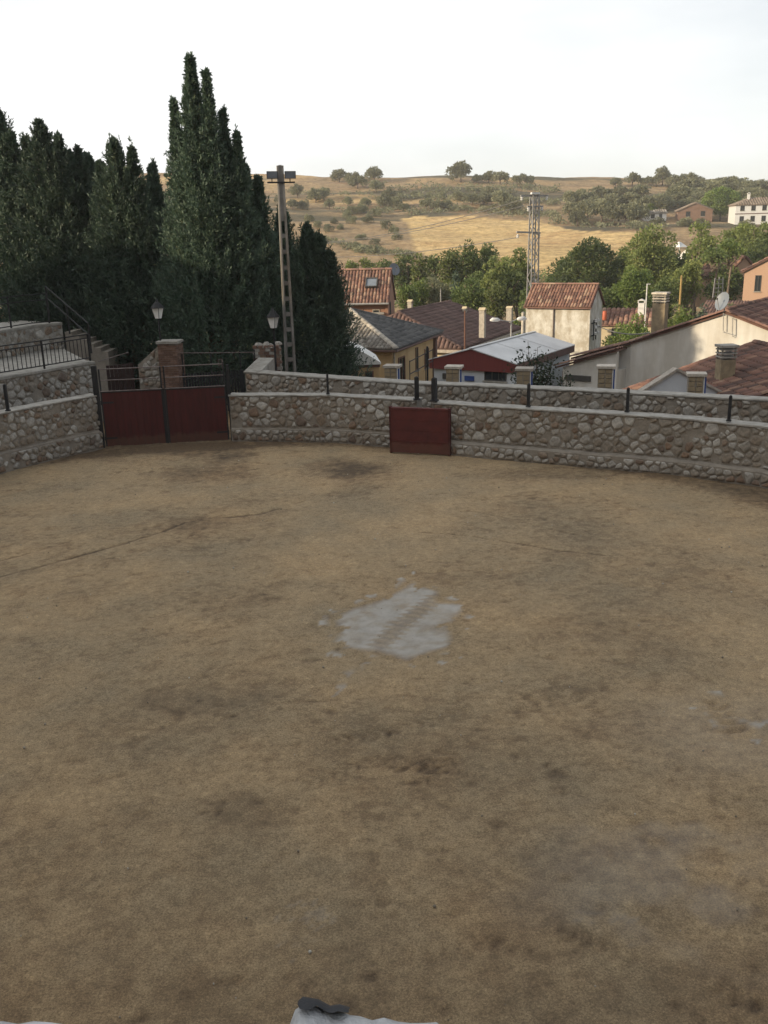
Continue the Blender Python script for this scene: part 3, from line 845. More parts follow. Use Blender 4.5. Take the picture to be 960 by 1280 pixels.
# second gate, brick pillar and wall further back
def brick_pillar(px, py_top, Yd, w, name, label):
    t = at(px, py_top, Yd); zb = float(terrain_z(t[0], t[1])) - .1
    root = empty(name, (t[0], t[1], zb), -.1, label, 'pillar')
    H = t[2] - zb; n = int(H / .085); rg = random.Random(px)
    core = MB(); core.box(-w / 2 + .03, w / 2 - .03, -w / 2 + .03, w / 2 - .03, 0, H - .05); core.build('core', 'mortar', root)
    cnt = 0
    for i in range(n):
        z = i * .085; o = (i % 2) * .12
        for f in range(2):                      # front and one side
            x = -w / 2
            while x < w / 2 - .02:
                e = min(w / 2, x + (.12 if (x == -w / 2 and o) else .24))
                mb = MB()
                if f == 0: mb.box(x, e - .012, -w / 2 - rg.uniform(0, .006), -w / 2 + .1, z, z + .072, rg.random())
                else: mb.box(w / 2 - .1, w / 2 + rg.uniform(0, .006), x + .1, e + .088, z, z + .072, rg.random())
                if cnt < 290: mb.build('brick', 'brick', root)
                cnt += 1; x = e
    mb = MB(); mb.box(-w / 2 - .05, w / 2 + .05, -w / 2 - .05, w / 2 + .05, H - .05, H + .05); mb.build('cap', 'coping', root)
    return root
brick_pillar(212, 427, 38, .78, 'brick_pillar', 'square brick pillar with a flat cap standing behind the red double gate')
a, b = at(170, 432, 38.6), at(199, 427, 38.2)
PS = Path([V2(a), V2(b)])
root = rootat('gate_side_wall', PS.at(PS.len / 2, -.2), 'short rubble wall with a sloping top, built against the brick pillar', 'stone wall', z=0)
O = root.location
zt0, zt1 = 2.1, 2.95
mb = MB(); ramp_wall(mb, PS.p[0], PS.p[1], -.4, zt0, zt1, -.4); mb.build('mortar', 'mortar', root, O)
sf = StoneFace(); sf.fill(PS, .0, .03, PS.len - .03, .6, zt1 - .05, 71, .04, top=lambda u: zt0 + (zt1 - zt0) * u / PS.len - .12); sf.build(root)
a, b = V2(at(128, 470, 38.4)), V2(at(168, 470, 38.7))
d = b - a; ln = np.hypot(*d)
root = empty('wooden_gate', (a[0], a[1], 0), math.atan2(d[1], d[0]), 'dark wooden gate beyond the red double gate, beside the short rubble wall', 'gate')
mb = MB(); mb.box(0, ln, .03, .08, .3, .42); mb.box(0, ln, .03, .08, 1.5, 1.62); mb.build('crossbar', 'dark_wood', root)
for i in range(8):
    mb = MB(); mb.box(ln * i / 8, ln * (i + 1) / 8 - .012, 0, .03, .05, 2.1 + .08 * (i / 8)); mb.build('plank', 'dark_wood', root)
mb = MB(); mb.tube([(-.1, 0, 2.30), (ln * .9, 0, 2.62)], .018, 6); mb.build('top_rail', 'pipe', root)
a, b = V2(at(228, 470, 38)), V2(at(320, 470, 39))
d = b - a; ln = np.hypot(*d)
root = empty('dark_fence', (a[0], a[1], 0), math.atan2(d[1], d[0]), 'low black slatted fence between the brick pillar and the upper wall', 'fence')
for i in range(26):
    x = ln * i / 26
    mb = MB(); mb.box(x, x + ln / 26 * .72, 0, .025, .05, 1.75); mb.build('slat', 'iron', root)
for z in (.3, 1.5):
    mb = MB(); mb.box(0, ln, .027, .06, z, z + .06); mb.build('crossbar', 'iron', root)
mb = MB(); mb.tube([(-.1, 0, 2.62), (ln * .5, 0, 2.52), (ln, 0, 2.45)], .02, 6); mb.build('top_rail', 'pipe', root)
for x in (ln * .02, ln * .4, ln * .8, ln):
    mb = MB(); mb.beam((x, .05, 0), (x, .05, 2.55), .05); mb.build('post', 'iron', root)

# ------------------------------------------------------------------ shelter board (burladero)
a, b = V2(G(488, 565.5)), V2(G(563, 569.5))
d = b - a; ln = np.hypot(*d)
root = empty('shelter_board', (a[0], a[1], 0), math.atan2(d[1], d[0]), 'dark red wooden shelter board standing before the gap in the stone barrier', 'shelter')
HBd = 1.55
mb = MB(); mb.box(.062, ln - .062, -.045, 0, .03, .415); mb.build('plank', 'red_paint_low', root)
for i in range(3):
    z = .421 + (HBd - .07 - .421) * i / 3
    mb = MB(); mb.box(.062, ln - .062, -.05 - .001 * i, 0, z, z + (HBd - .07 - .421) / 3 - .003); mb.build('plank', 'red_paint_low', root)
mb = MB(); mb.box(.062, ln - .062, -.06, .10, HBd - .068, HBd); mb.build('top_rail', 'red_paint_low', root)
for x in (0, ln - .06):
    mb = MB(); mb.box(x, x + .06, -.06, .12, 0, HBd + .02); mb.build('side_post', 'red_paint', root)
for x in (.3, ln - .4):
    mb = MB(); mb.beam((x, .05, .9), (x, .62, .02), .08); mb.build('brace', 'red_paint', root)
mb = MB(); mb.box(.1, ln - .1, -.063, -.052, .41, .432); mb.build('batten', 'red_paint_low', root)

# black iron posts standing on the barrier
def ipost(px, py, zb, hgt, w, label, dy=-.2):
    p = G(px, py, zb)
    o = empty('iron_post', p, -.45 if px > 540 else 0, label, 'post', 'black iron posts on the stone barrier')
    mb = MB(); mb.box(-w / 2, w / 2, -w / 2, w / 2, 0, hgt); mb.build('shaft', 'iron', o)
    mb = MB(); mb.box(-w * .8, w * .8, -w * .8, w * .8, -.02, .02); mb.build('foot_plate', 'iron', o)
    mb = MB(); mb.lathe([(w * .62, 0), (w * .62, .02), (.005, .05)], 4, (0, 0, hgt), rot=pi / 4); mb.build('cap', 'iron', o)
ipost(410, 492, 1.73, .66, .075, 'thin black iron post on the barrier between the red gate and the shelter board')
ipost(521, 499, 1.73, .72, .15, 'thicker black iron post at the gap, on the gate side of the shelter board')
ipost(543, 500.5, 1.73, .72, .15, 'thicker black iron post at the gap, where the long barrier begins')
ipost(660.5, 507.5, 1.73, .68, .085, 'thin black iron post on the long barrier, in front of the dark shrub')
ipost(784, 514, 1.73, .68, .085, 'thin black iron post on the long barrier, in front of the white gabled house')
ipost(911, 525.5, 1.73, .68, .085, 'thin black iron post on the long barrier, below the stone chimney of the red-tiled roof')
ipost(10, 513, 1.95, .80, .085, 'thin black iron post on the barrier below the railed terrace')

# ------------------------------------------------------------------ lamps, post with floodlights
def lantern(px, pyb, Yd, label, s=1.):
    p = at(px, pyb, Yd); zb = float(terrain_z(p[0], p[1]))
    o = empty('lantern_post', (p[0], p[1], zb), .4, label, 'street lamp', 'lantern street lamps')
    H = p[2] - zb
    mb = MB(); mb.tube([(0, 0, 0), (0, 0, .8), (0, 0, 1.0), (0, 0, H)], [.08, .07, .045, .035], 8); mb.build('post', 'iron', o)
    mb = MB(); mb.lathe([(.11 * s, 0), (.20 * s, .34 * s)], 4, (0, 0, H)); mb.build('glass', 'lantern_glass', o)
    mb = MB()
    for k in range(4):
        a = k * pi / 2
        mb.beam((.112 * s * math.cos(a), .112 * s * math.sin(a), H), (.202 * s * math.cos(a), .202 * s * math.sin(a), H + .34 * s), .018)
    mb.build('frame', 'iron', o)
    mb = MB(); mb.lathe([(.235 * s, .34 * s), (.20 * s, .38 * s), (.09 * s, .52 * s), (.06 * s, .54 * s), (.05 * s, .58 * s), (.01, .66 * s)], 8, (0, 0, H)); mb.build('lid', 'iron', o)
    return o
lantern(198, 398, 38, 'white-glassed lantern lamp among the cypresses, above the brick pillar', 1.2)
lantern(342, 410, 38.8, 'white-glassed lantern lamp hanging in view beside the tall concrete post', 1.3)

pt, pb = at(352, 207, 38.8), at(363, 455, 38.8)
zb = float(terrain_z(pb[0], pb[1]))
root = empty('floodlight_post', (pb[0], pb[1], zb), .25, 'tall concrete post with ladder-like openings and two floodlights, in front of the cypresses', 'lamp post')
H = pt[2] - zb
wb, wtop = .25, .13
hw = lambda z: wb + (wtop - wb) * z / H
for s in (-1, 1):
    mb = MB()
    vs = []
    for z in (0, H):
        w = hw(z)
        x0, x1 = (s * w, s * (w - .11 + .03 * z / H))
        for x, y in ((x0, -.13), (x1, -.13), (x1, .13), (x0, .13)): vs.append((x, y * (1 - .35 * z / H), z))
    mb.add(vs, [(0, 1, 2, 3), (4, 5, 6, 7), (0, 1, 5, 4), (1, 2, 6, 5), (2, 3, 7, 6), (3, 0, 4, 7)]); mb.build('upright', 'concrete', root)
for i in range(15):
    z = .5 + i * .62
    if z > H - 2.2: break
    w = hw(z) - .085
    mb = MB(); mb.box(-w, w, -.075, .075, z, z + .16); mb.build('rung', 'concrete', root)
mb = MB(); mb.box(-.06, .06, -.06, .06, H - 2.1, H + .02); mb.build('web', 'concrete', root)
mb = MB(); mb.box(-.55, .55, -.12, -.06, H - .66, H - .60); mb.build('crossarm', 'iron', root)
for s in (-1, 1):
    mb = MB(); mb.add([(s * .13, -.2, H - .50), (s * .58, -.2, H - .50), (s * .58, -.24, H - .22), (s * .13, -.24, H - .22),
                       (s * .2, -.02, H - .44), (s * .5, -.02, H - .44), (s * .5, -.04, H - .26), (s * .2, -.04, H - .26)],
                      [(0, 1, 2, 3), (4, 5, 6, 7), (0, 1, 5, 4), (1, 2, 6, 5), (2, 3, 7, 6), (3, 0, 4, 7)])
    fl = mb.build('floodlight', 'frame_dark', root)
    mb = MB(); mb.add([(s * .16, -.206, H - .475), (s * .55, -.206, H - .475), (s * .55, -.243, H - .245), (s * .16, -.243, H - .245)], [(0, 1, 2, 3)])
    mb.build('lens', 'flood_glass', fl)
    mb = MB(); mb.tube([(s * .36, -.09, H - .6), (s * .36, -.1, H - .48)], .02, 5); mb.build('bracket', 'iron', fl)
mb = MB(); mb.tube([(-.16, -.15, H * .2), (-.14, -.15, H * .62), (-.10, -.14, H - .7)], .018, 5); mb.build('cable', 'wire', root)

# ------------------------------------------------------------------ foliage
def leaf_quads(c, ax, up, ln, wd):
    """leaf-shaped quads: c base points, ax long axis, up second axis"""
    n = len(c)
    side = np.cross(ax, up); side /= np.linalg.norm(side, axis=1, keepdims=True) + 1e-9
    ln = ln[:, None]; wd = wd[:, None]
    v = np.stack([c, c + ax * ln * .45 + side * wd * .5, c + ax * ln, c + ax * ln * .5 - side * wd * .5], 1).reshape(-1, 3)
    return v, np.arange(4 * n).reshape(n, 4)
def unit(a): return a / (np.linalg.norm(a, axis=-1, keepdims=True) + 1e-9)
def crown_mesh(name, rs, clumps, per, ls, bias=.35, aspect=.55, squash=1.):
    """clumps: (x,y,z,r); leaves sit through the outer part of every clump"""
    C, A, U, Ln, Wd, R = [], [], [], [], [], []
    for (x, y, z, r) in clumps:
        n = max(12, int(per * (r ** 2)))
        d = unit(rs.normal(size=(n, 3)) + np.array([0, 0, bias]))
        q = r * (.45 + .62 * rs.rand(n) ** .6)
        pos = np.array([x, y, z]) + d * q[:, None] * np.array([1, 1, squash])
        C.append(pos); A.append(unit(d + .8 * rs.normal(size=(n, 3)))); U.append(rs.normal(size=(n, 3)))
        l = ls * (.6 + .8 * rs.rand(n)); Ln.append(l); Wd.append(l * aspect)
        R.append(np.clip(rs.normal(.5, .16) + .14 * rs.normal(size=n), 0, 1))
    C, A, U = (np.concatenate(v) for v in (C, A, U)); Ln, Wd, R = (np.concatenate(v) for v in (Ln, Wd, R))
    v, q = leaf_quads(C, A, U, Ln, Wd)
    return np_mesh(name, v, q, np.repeat(R, 4))
def trunk_mesh(h, r, limbs, lean=(0, 0)):
    mb = MB()
    k = 5
    mb.tube([(lean[0] * (i / k) ** 1.5 + .08 * r * math.sin(i * 2.1), lean[1] * (i / k) ** 1.5, h * i / k - .3 * (i == 0)) for i in range(k + 1)], [r * (1 - .6 * i / k) for i in range(k + 1)], 7)
    for a, b, rad in limbs:
        mid = (np.array(a) + np.array(b)) / 2 + np.array([0, 0, -.05 * np.linalg.norm(np.array(b) - np.array(a))])
        mb.tube([a, mid, b], [rad, rad * .7, rad * .3], 5)
    return mb.mesh('trunk', smooth=True)
def proto(kind, seed, h, w, per, ls):
    """returns (trunk mesh, crown mesh) of a tree of height h and crown width w, base at the origin"""
    rs = np.random.RandomState(seed)
    clumps, limbs = [], []
    if kind == 'pine':
        th = h * .93
        n = int(24 + 4 * w)
        for i in range(n):
            f = rs.rand() ** .75                       # 0 low in the crown, 1 at its top
            z = h * (.36 + .58 * f); rad = w / 2 * (1.0 - .72 * f ** 1.6) * (.55 + .45 * rs.rand()); a = rs.rand() * 2 * pi
            r = w * rs.uniform(.085, .17)
            clumps.append((rad * math.cos(a), rad * math.sin(a), z, r))
            if i % 2 == 0: limbs.append(((0, 0, z - .18 * h), (rad * .8 * math.cos(a), rad * .8 * math.sin(a), z), h * .011))
        clumps.append((0, 0, h * .93, w * .12))
    elif kind == 'umbrella':
        th = h * .8
        for i in range(26):
            a, q = rs.rand() * 2 * pi, math.sqrt(rs.rand()); rad = w / 2 * q * .85
            clumps.append((rad * math.cos(a), rad * math.sin(a), h * (.92 - .16 * q * q) + rs.normal() * .03 * h, w * rs.uniform(.10, .17)))
            if i % 2 == 0: limbs.append(((0, 0, h * .6), (rad * .8 * math.cos(a), rad * .8 * math.sin(a), h * .8), h * .010))
    elif kind == 'poplar':
        th = h * .9
        for i in range(34):
            f = rs.rand(); z = h * (.12 + .84 * f); a = rs.rand() * 2 * pi; rad = w / 2 * math.sin(pi * min(.97, .18 + .8 * f)) * .6 * rs.rand()
            clumps.append((rad * math.cos(a), rad * math.sin(a), z, w * rs.uniform(.16, .26)))
    elif kind == 'olive':
        th = h * .55
        n = 15
        for i in range(n):
            a, q = rs.rand() * 2 * pi, math.sqrt(rs.rand()); rad = w / 2 * q * .78
            clumps.append((rad * math.cos(a), rad * math.sin(a), h * (.40 + .48 * (1 - q * q) * rs.uniform(.5, 1.05)), w * rs.uniform(.11, .21)))
            if i % 2: limbs.append(((0, 0, h * .25), (rad * .8 * math.cos(a), rad * .8 * math.sin(a), h * .6), h * .03))
    elif kind == 'bush':
        th = h * .5
        for i in range(13):
            a, q = rs.rand() * 2 * pi, math.sqrt(rs.rand()) * rs.uniform(.5, 1.1); rad = w / 2 * q * .85
            clumps.append((rad * math.cos(a), rad * math.sin(a), h * (.15 + .68 * rs.rand() * (1 - .6 * q * q)), w * rs.uniform(.07, .19)))
    else:                                               # broad
        low = .30 if kind == 'broad' else .12
        th = h * .7
        n = int(30 + 2.5 * w)
        for i in range(n):
            a, f = rs.rand() * 2 * pi, rs.rand()
            env = math.sin(pi * min(.94, .16 + .80 * f)) ** .7
            rad = w / 2 * env * (.35 + .6 * rs.rand() ** .6)
            clumps.append((rad * math.cos(a), rad * math.sin(a), h * (low + (.93 - low) * f), w * rs.uniform(.09, .18)))
            if i % 3 == 0 and kind == 'broad': limbs.append(((0, 0, h * .28), (rad * .7 * math.cos(a), rad * .7 * math.sin(a), h * (low + .6 * f)), h * .014))
    return (trunk_mesh(th, h * (.026 if kind != 'olive' else .05), limbs), crown_mesh('crown', rs, clumps, per, ls, aspect=.5))
PROTO = {}
for kind, n, h, w, per, ls in (('pine', 4, 10, 6.4, 260, .46), ('umbrella', 2, 9, 5.5, 280, .42), ('poplar', 2, 10, 3.2, 420, .42), ('olive', 6, 4.2, 5.0, 170, .50), ('broad', 4, 9, 8.5, 190, .48), ('bush', 4, 4, 5.2, 330, .34)):
    PROTO[kind] = [proto(kind, 100 + 17 * i + len(kind), h, w, per, ls) + (h, w) for i in range(n)]
def with_mat(me, mat):
    key = me.name + mat
    if key not in WM:
        c = me.copy(); c.materials.clear(); c.materials.append(MAT[mat]); WM[key] = c
    return WM[key]
WM = {}
TN = {'pine': ('pine_tree', 'tree'), 'umbrella': ('umbrella_pine', 'tree'), 'poplar': ('slender_tree', 'tree'), 'olive': ('olive_tree', 'tree'), 'broad': ('broadleaf_tree', 'tree'), 'bush': ('bush', 'bush')}
trg = random.Random(12)
def tree(kind, base, h, w, mat, label, group, var=None):
    tm, cm, ph, pw = PROTO[kind][trg.randrange(len(PROTO[kind])) if var is None else var]
    nm, cat = TN[kind]
    o = empty(nm, (base[0], base[1], base[2] - .15), trg.uniform(0, 6.28), label, cat, group)
    o.scale = (w / pw, w / pw, h / ph)
    if not tm.materials: tm.materials.append(MAT['bark'])
    link_mesh('trunk', tm, None, o); link_mesh('crown', with_mat(cm, mat), None, o)
    return o
VTN = [0]
def ptree(kind, px, ptop, Yd, wpx, mat, label, group):
    """tree at depth Yd standing on the terrain, its top at (px, ptop), with a crown of its own"""
    t = at(px, ptop, Yd); zb = float(terrain_z(t[0], t[1])); H = max(1., t[2] - zb); W = wpx / F_PX * Yd * 1.1
    VTN[0] += 1; rs = np.random.RandomState(500 + VTN[0])
    ch = {'broad': min(.86 * H, 1.25 * W), 'pine': min(.80 * H, 1.7 * W), 'umbrella': min(.6 * H, 1.15 * W), 'poplar': .95 * H, 'bush': .97 * H}[kind]
    zc = H - ch / 2; clumps, limbs = [], []
    n = {'broad': 34, 'pine': 34, 'umbrella': 22, 'poplar': 26, 'bush': 26}[kind]
    n = int(n * np.clip(ch / W, 1, 2.4))
    for i in range(n):
        d = unit(rs.normal(size=3)); q = rs.uniform(.40, .82)
        if kind == 'umbrella': d[2] = abs(d[2]) * .8 - .1
        if kind == 'pine': d[:2] *= 1 - .30 * max(0, d[2]); q = rs.uniform(.35, .9)
        w_ = W / 2 * (1 - .35 * max(0, -d[2]) if kind == 'broad' else 1)
        r = W * rs.uniform(.09, .19)
        if kind == 'poplar': r = W * rs.uniform(.18, .32)
        c = (d[0] * q * w_, d[1] * q * w_, zc + d[2] * q * ch / 2)
        clumps.append((*c, r))
        if i % 3 == 0 and kind != 'poplar': limbs.append(((0, 0, max(.1 * H, c[2] - .3 * ch)), (c[0] * .9, c[1] * .9, c[2]), .014 * H))
    o = empty(TN[kind][0], (t[0], t[1], zb), 0, label, TN[kind][1], group)
    ls = np.clip(.0030 * Yd, .22, .36)
    link_mesh('trunk', trunk_mesh(zc + .2 * ch if kind != 'bush' else H * .5, .014 * H + .04, limbs, (rs.uniform(-.05, .05) * H, 0)), 'pale_bark' if kind in ('pine', 'umbrella') else 'bark', o)
    link_mesh('crown', crown_mesh('crown', rs, clumps, 34 / ls ** 2 * .62, ls, .45, .5), mat, o)
    return o

# cypresses
def cypress(leaders, h0, rmax, seed, dens=1., ex=1.12):
    """leaders: (dx, dy, height, radius at its foot, height of the foot)"""
    rs = np.random.RandomState(seed)
    C, A, U, Ln, Wd, R = [], [], [], [], [], []
    mb = MB()
    for (dx, dy, H, rb, zf) in leaders:
        mb.tube([(dx * .2, dy * .2, -.3), (dx * .7, dy * .7, H * .3), (dx, dy, H * .97)], [.03 * H * .5, .02 * H * .5, .01], 7)
        area = pi * rb * (H - zf)
        nb = int(7.6 * area * dens)
        for i in range(nb):
            f = rs.rand() ** 1.25
            z = zf + (H - zf) * f
            prof = (1 - f) ** ex * 1.18 * (1 - .35 * max(0, .16 - f) / .16)
            r = rb * prof * (.46 + .44 * rs.rand() + .30 * rs.rand() ** 4) + .03
            a = rs.rand() * 2 * pi
            long = rs.rand() < .13
            r *= 1.25 if long else 1
            rise = r * rs.uniform(.35, .9) + rs.uniform(.05, .35) + (rs.uniform(.3, .8) if long else 0)
            g = min(1, z / (H * .5))
            bx, by = dx * (.3 + .7 * g), dy * (.3 + .7 * g)
            m = int(32 + 16 * rs.rand())
            t = (.38 + .62 * rs.rand(m) ** .8)
            hd = np.array([math.cos(a), math.sin(a)])
            pos = np.stack([bx + hd[0] * r * t ** .75, by + hd[1] * r * t ** .75, z - .55 * rise + rise * t ** 1.7], 1)
            sp = ((.15 * (1.05 - t) + .035) * (.30 + .70 * min(1, 2.2 * (1 - f))))[:, None]
            C.append(pos + rs.normal(size=(m, 3)) * sp)
            tg = unit(np.stack([hd[0] * r * np.ones(m), hd[1] * r * np.ones(m), rise * 1.9 * t], 1))
            A.append(unit(tg + .5 * rs.normal(size=(m, 3)))); U.append(rs.normal(size=(m, 3)))
            l = .10 + .12 * rs.rand(m); Ln.append(l); Wd.append(l * .30)
            R.append(np.clip(rs.normal(.45, .17) + .08 * rs.normal(size=m), 0, 1))
        m = int(60 * area)
        f = rs.rand(m); a = rs.rand(m) * 2 * pi; q_ = rb * (1 - f) ** (ex + .03) * .62 * np.sqrt(rs.rand(m)); z = zf + (H - zf) * f
        g = np.minimum(1, z / (H * .5))
        C.append(np.stack([dx * (.3 + .7 * g) + q_ * np.cos(a), dy * (.3 + .7 * g) + q_ * np.sin(a), z], 1)); A.append(unit(rs.normal(size=(m, 3)) + [0, 0, .6])); U.append(rs.normal(size=(m, 3)))
        l = .18 + .16 * rs.rand(m); Ln.append(l); Wd.append(l * .5); R.append(np.clip(rs.normal(.3, .12, m), 0, 1))
    C, A, U = (np.concatenate(v) for v in (C, A, U)); Ln, Wd, R = (np.concatenate(v) for v in (Ln, Wd, R))
    v, q = leaf_quads(C, A, U, Ln, Wd)
    return mb.mesh('trunk', smooth=True), np_mesh('crown', v, q, np.repeat(R, 4))
def put_cypress(px, ptop, Yd, rm, label, extra=(), seed=1, foot=.04, dens=1., ex=1.12):
    rm *= 1.08
    t = at(px, ptop, Yd); zb = float(terrain_z(t[0], t[1])); H = t[2] - zb
    ld = [(0, 0, H, rm, H * foot)]
    for (px2, pt2, r2, dy) in extra:
        t2 = at(px2, pt2, Yd); H2 = t2[2] - zb
        ld.append((t2[0] - t[0], dy, H2, r2, H2 * .25))
    tm, cm = cypress(ld, H, rm, seed, dens, ex)
    o = empty('cypress_tree', (t[0], t[1], zb), 0, label, 'tree', 'dark cypresses behind the gate')
    link_mesh('trunk', tm, 'bark', o); link_mesh('crown', cm, 'cypress', o)
put_cypress(237, 73, 42.5, 3.2, 'tallest dark cypress, with several pointed tops, behind the brick pillar', ((259, 92, 1.75, -.3), (277, 138, 1.8, .3), (297, 170, 1.7, -.2), (214, 126, 1.6, .5)), 5)
put_cypress(50, 155, 45, 3.3, 'broad dark cypress with a ragged point, above the topmost terrace railing', ((75, 172, 1.9, -.3), (28, 172, 1.6, .4), (95, 186, 1.6, .2)), 6, ex=.82)
put_cypress(-3, 140, 46, 3.2, 'dark cypress cut by the edge of the photograph, beyond the terraces', ((18, 170, 1.8, -.4),), 7, ex=.85)
put_cypress(142, 178, 44, 3.1, 'dark cypress with twin tops standing in the dip before the tallest one', ((167, 188, 1.8, -.3), (122, 204, 1.6, .3)), 8, ex=.82)
put_cypress(190, 208, 46, 2.6, 'dark cypress tucked close against the tallest one, only its top clear of it', (), 9, ex=.9)
put_cypress(108, 196, 47, 3.0, 'dark cypress in the second row, filling the gap behind the two broad ones', ((84, 190, 1.6, .2),), 10, ex=.8)
put_cypress(322, 224, 43.5, 2.2, 'slim dark cypress right behind the concrete floodlight post', ((306, 210, 1.4, .3),), 11, ex=.95)
put_cypress(352, 258, 46, 2.4, 'dark cypress showing on both sides of the concrete floodlight post', (), 12, ex=.85)
put_cypress(384, 284, 44, 2.9, 'lower broad cone-shaped dark cypress beyond the concrete post', ((400, 296, 1.8, -.2),), 13, .02, ex=.8)
put_cypress(412, 316, 43.5, 1.75, 'smallest dark cypress, at the end of the row beside the tiled houses', (), 14, .02, ex=.7)

# woodland added on the slope beside the ring, beyond the frame: it keeps the evening sun off the arena
rs = np.random.RandomState(77)
cl = []
for i in range(150):
    x, y = rs.uniform(-48, -31), rs.uniform(-16, 20)
    z = float(terrain_z(x, y))
    for k in range(4):
        cl.append((x + rs.normal() * 1.2, y + rs.normal() * 1.2, z + rs.uniform(1, 8), rs.uniform(1.2, 2.2)))
me = crown_mesh('wood', rs, cl, 16, 1.3, aspect=.7); tag(link_mesh('wood', me, 'cypress'), 'dark wood on the slope beside the ring', kind='stuff')

# ------------------------------------------------------------------ roofs and houses
def tile_polys(corners, cw=.26, rl=.40, lift=.03, r=None):
    """barrel tiles over a planar roof face; corners[0]->corners[1] is the eave. yields (verts, faces)"""
    P = [np.array(p, float) for p in corners]
    ex = P[1] - P[0]; Lx = np.linalg.norm(ex); ex /= Lx
    nrm = np.zeros(3)
    for i in range(1, len(P) - 1): nrm += np.cross(P[i] - P[0], P[i + 1] - P[0])
    nrm /= np.linalg.norm(nrm)
    if nrm[2] < 0: nrm = -nrm
    ey = np.cross(nrm, ex); ey /= np.linalg.norm(ey)
    if ey[2] < 0: ey = -ey
    pl = [((p - P[0]) @ ex, (p - P[0]) @ ey) for p in P]
    x0, x1 = min(q[0] for q in pl), max(q[0] for q in pl)
    r = r or cw * .5
    n = int((x1 - x0) / cw)
    for i in range(n):
        x = x0 + (i + .5) * (x1 - x0) / n
        ys = []
        for a, b in zip(pl, pl[1:] + pl[:1]):
            if (a[0] - x) * (b[0] - x) < 0: ys.append(a[1] + (b[1] - a[1]) * (x - a[0]) / (b[0] - a[0]))
        if len(ys) < 2: continue
        lo, hi = min(ys), max(ys)
        k = max(1, int(round((hi - lo) / rl)))
        for j in range(k):
            a, b = lo + (hi - lo) * j / k - .04, lo + (hi - lo) * (j + 1) / k
            jx, jl = random.uniform(-.012, .012), random.uniform(0, .018)
            vs = []
            for y, lf, rr in ((a, lift + .028 + jl, r), (b, lift + jl * .5, r * .86)):
                for t in (0, .25, .5, .75, 1):
                    an = pi * t
                    vs.append(P[0] + ex * (x + jx - rr * math.cos(an)) + ey * y + nrm * (lf + rr * .62 * math.sin(an)))
            fs = [(q, q + 1, q + 6, q + 5) for q in range(4)] + [(0, 4, 3, 2, 1)]
            yield vs, fs
def tiled(parent, corners, mat, thick=.12, individual=0, order=None, deck=None, **kw):
    """a roof face: deck with barrel tiles on it"""
    mb = MB(); mb.slab(corners, thick, .3); dk = mb.build('roof', deck or mat, parent)
    ts = list(tile_polys(corners, **kw))
    if individual and order: ts.sort(key=lambda q: order(np.mean(np.array(q[0]), 0)))
    for vs, fs in ts[:individual]:
        c = np.mean(np.array(vs), 0)
        MB().add(vs, fs, random.random()).build('roof_tile', mat, dk, c, True, c)
    mb = MB()
    for vs, fs in ts[individual:]: mb.add(vs, fs, random.random())
    if mb.v: tag(mb.build('roof_tiles', mat, dk, smooth=True), kind='stuff')
    return dk
def ridge_tiles(parent, a, b, mat, r=.13, ln=.38, name='ridge_tile'):
    a, b = np.array(a, float), np.array(b, float); L_ = np.linalg.norm(b - a); t = (b - a) / L_
    s = np.cross(t, [0, 0, 1.]); s /= np.linalg.norm(s); u = np.cross(s, t)
    n = max(1, int(L_ / ln))
    for i in range(n):
        p, q = a + t * (L_ * i / n - .03), a + t * (L_ * (i + 1) / n)
        vs = []
        for c, rr in ((p, r), (q, r * .86)):
            for k in range(5):
                an = pi * k / 4; vs.append(c + s * rr * math.cos(an) + u * (rr * .8 * math.sin(an) + .03))
        MB().add(vs, [(k, k + 1, k + 6, k + 5) for k in range(4)] + [(0, 4, 3, 2, 1)]).build(name, mat, parent, vs[0], True, vs[0])
def wbox(parent, x0, x1, y0, y1, z0, z1, mat, name='wall'):
    mb = MB(); mb.box(x0, x1, y0, y1, z0, z1, .5); return mb.build(name, mat, parent)
def window(parent, face, u, z, w, h, d=0., fmat='frame_dark', bars=1, name='window', proud=.04, sill=True):
    """face: '-y' (front, at y=d), '+x' (right side, at x=d) or '-x'"""
    def put(mb, u0, u1, z0, z1, n0, n1):
        if face == '-y': mb.box(u0, u1, d - n1, d - n0, z0, z1)
        elif face == '+x': mb.box(d + n0, d + n1, u0, u1, z0, z1)
        else: mb.box(d - n1, d - n0, u0, u1, z0, z1)
    f = .06
    mb = MB()
    put(mb, u - w / 2 - f, u - w / 2, z - f, z + h + f, -.02, proud); put(mb, u + w / 2, u + w / 2 + f, z - f, z + h + f, -.02, proud)
    put(mb, u - w / 2, u + w / 2, z + h, z + h + f, -.02, proud); put(mb, u - w / 2, u + w / 2, z - f, z, -.02, proud)
    fr = mb.build(name, fmat, parent)
    mb = MB(); put(mb, u - w / 2, u + w / 2, z, z + h, -.02, .008); mb.build('pane', 'glass', fr)
    for i in range(bars):
        x = u - w / 2 + w * (i + 1) / (bars + 1)
        mb = MB(); put(mb, x - .025, x + .025, z, z + h, .009, proud - .01); mb.build('glazing_bar', fmat, fr)
    if sill:
        mb = MB(); put(mb, u - w / 2 - .12, u + w / 2 + .12, z - f - .07, z - f - .003, -.02, .12); mb.build('sill', 'coping', fr)
    return fr
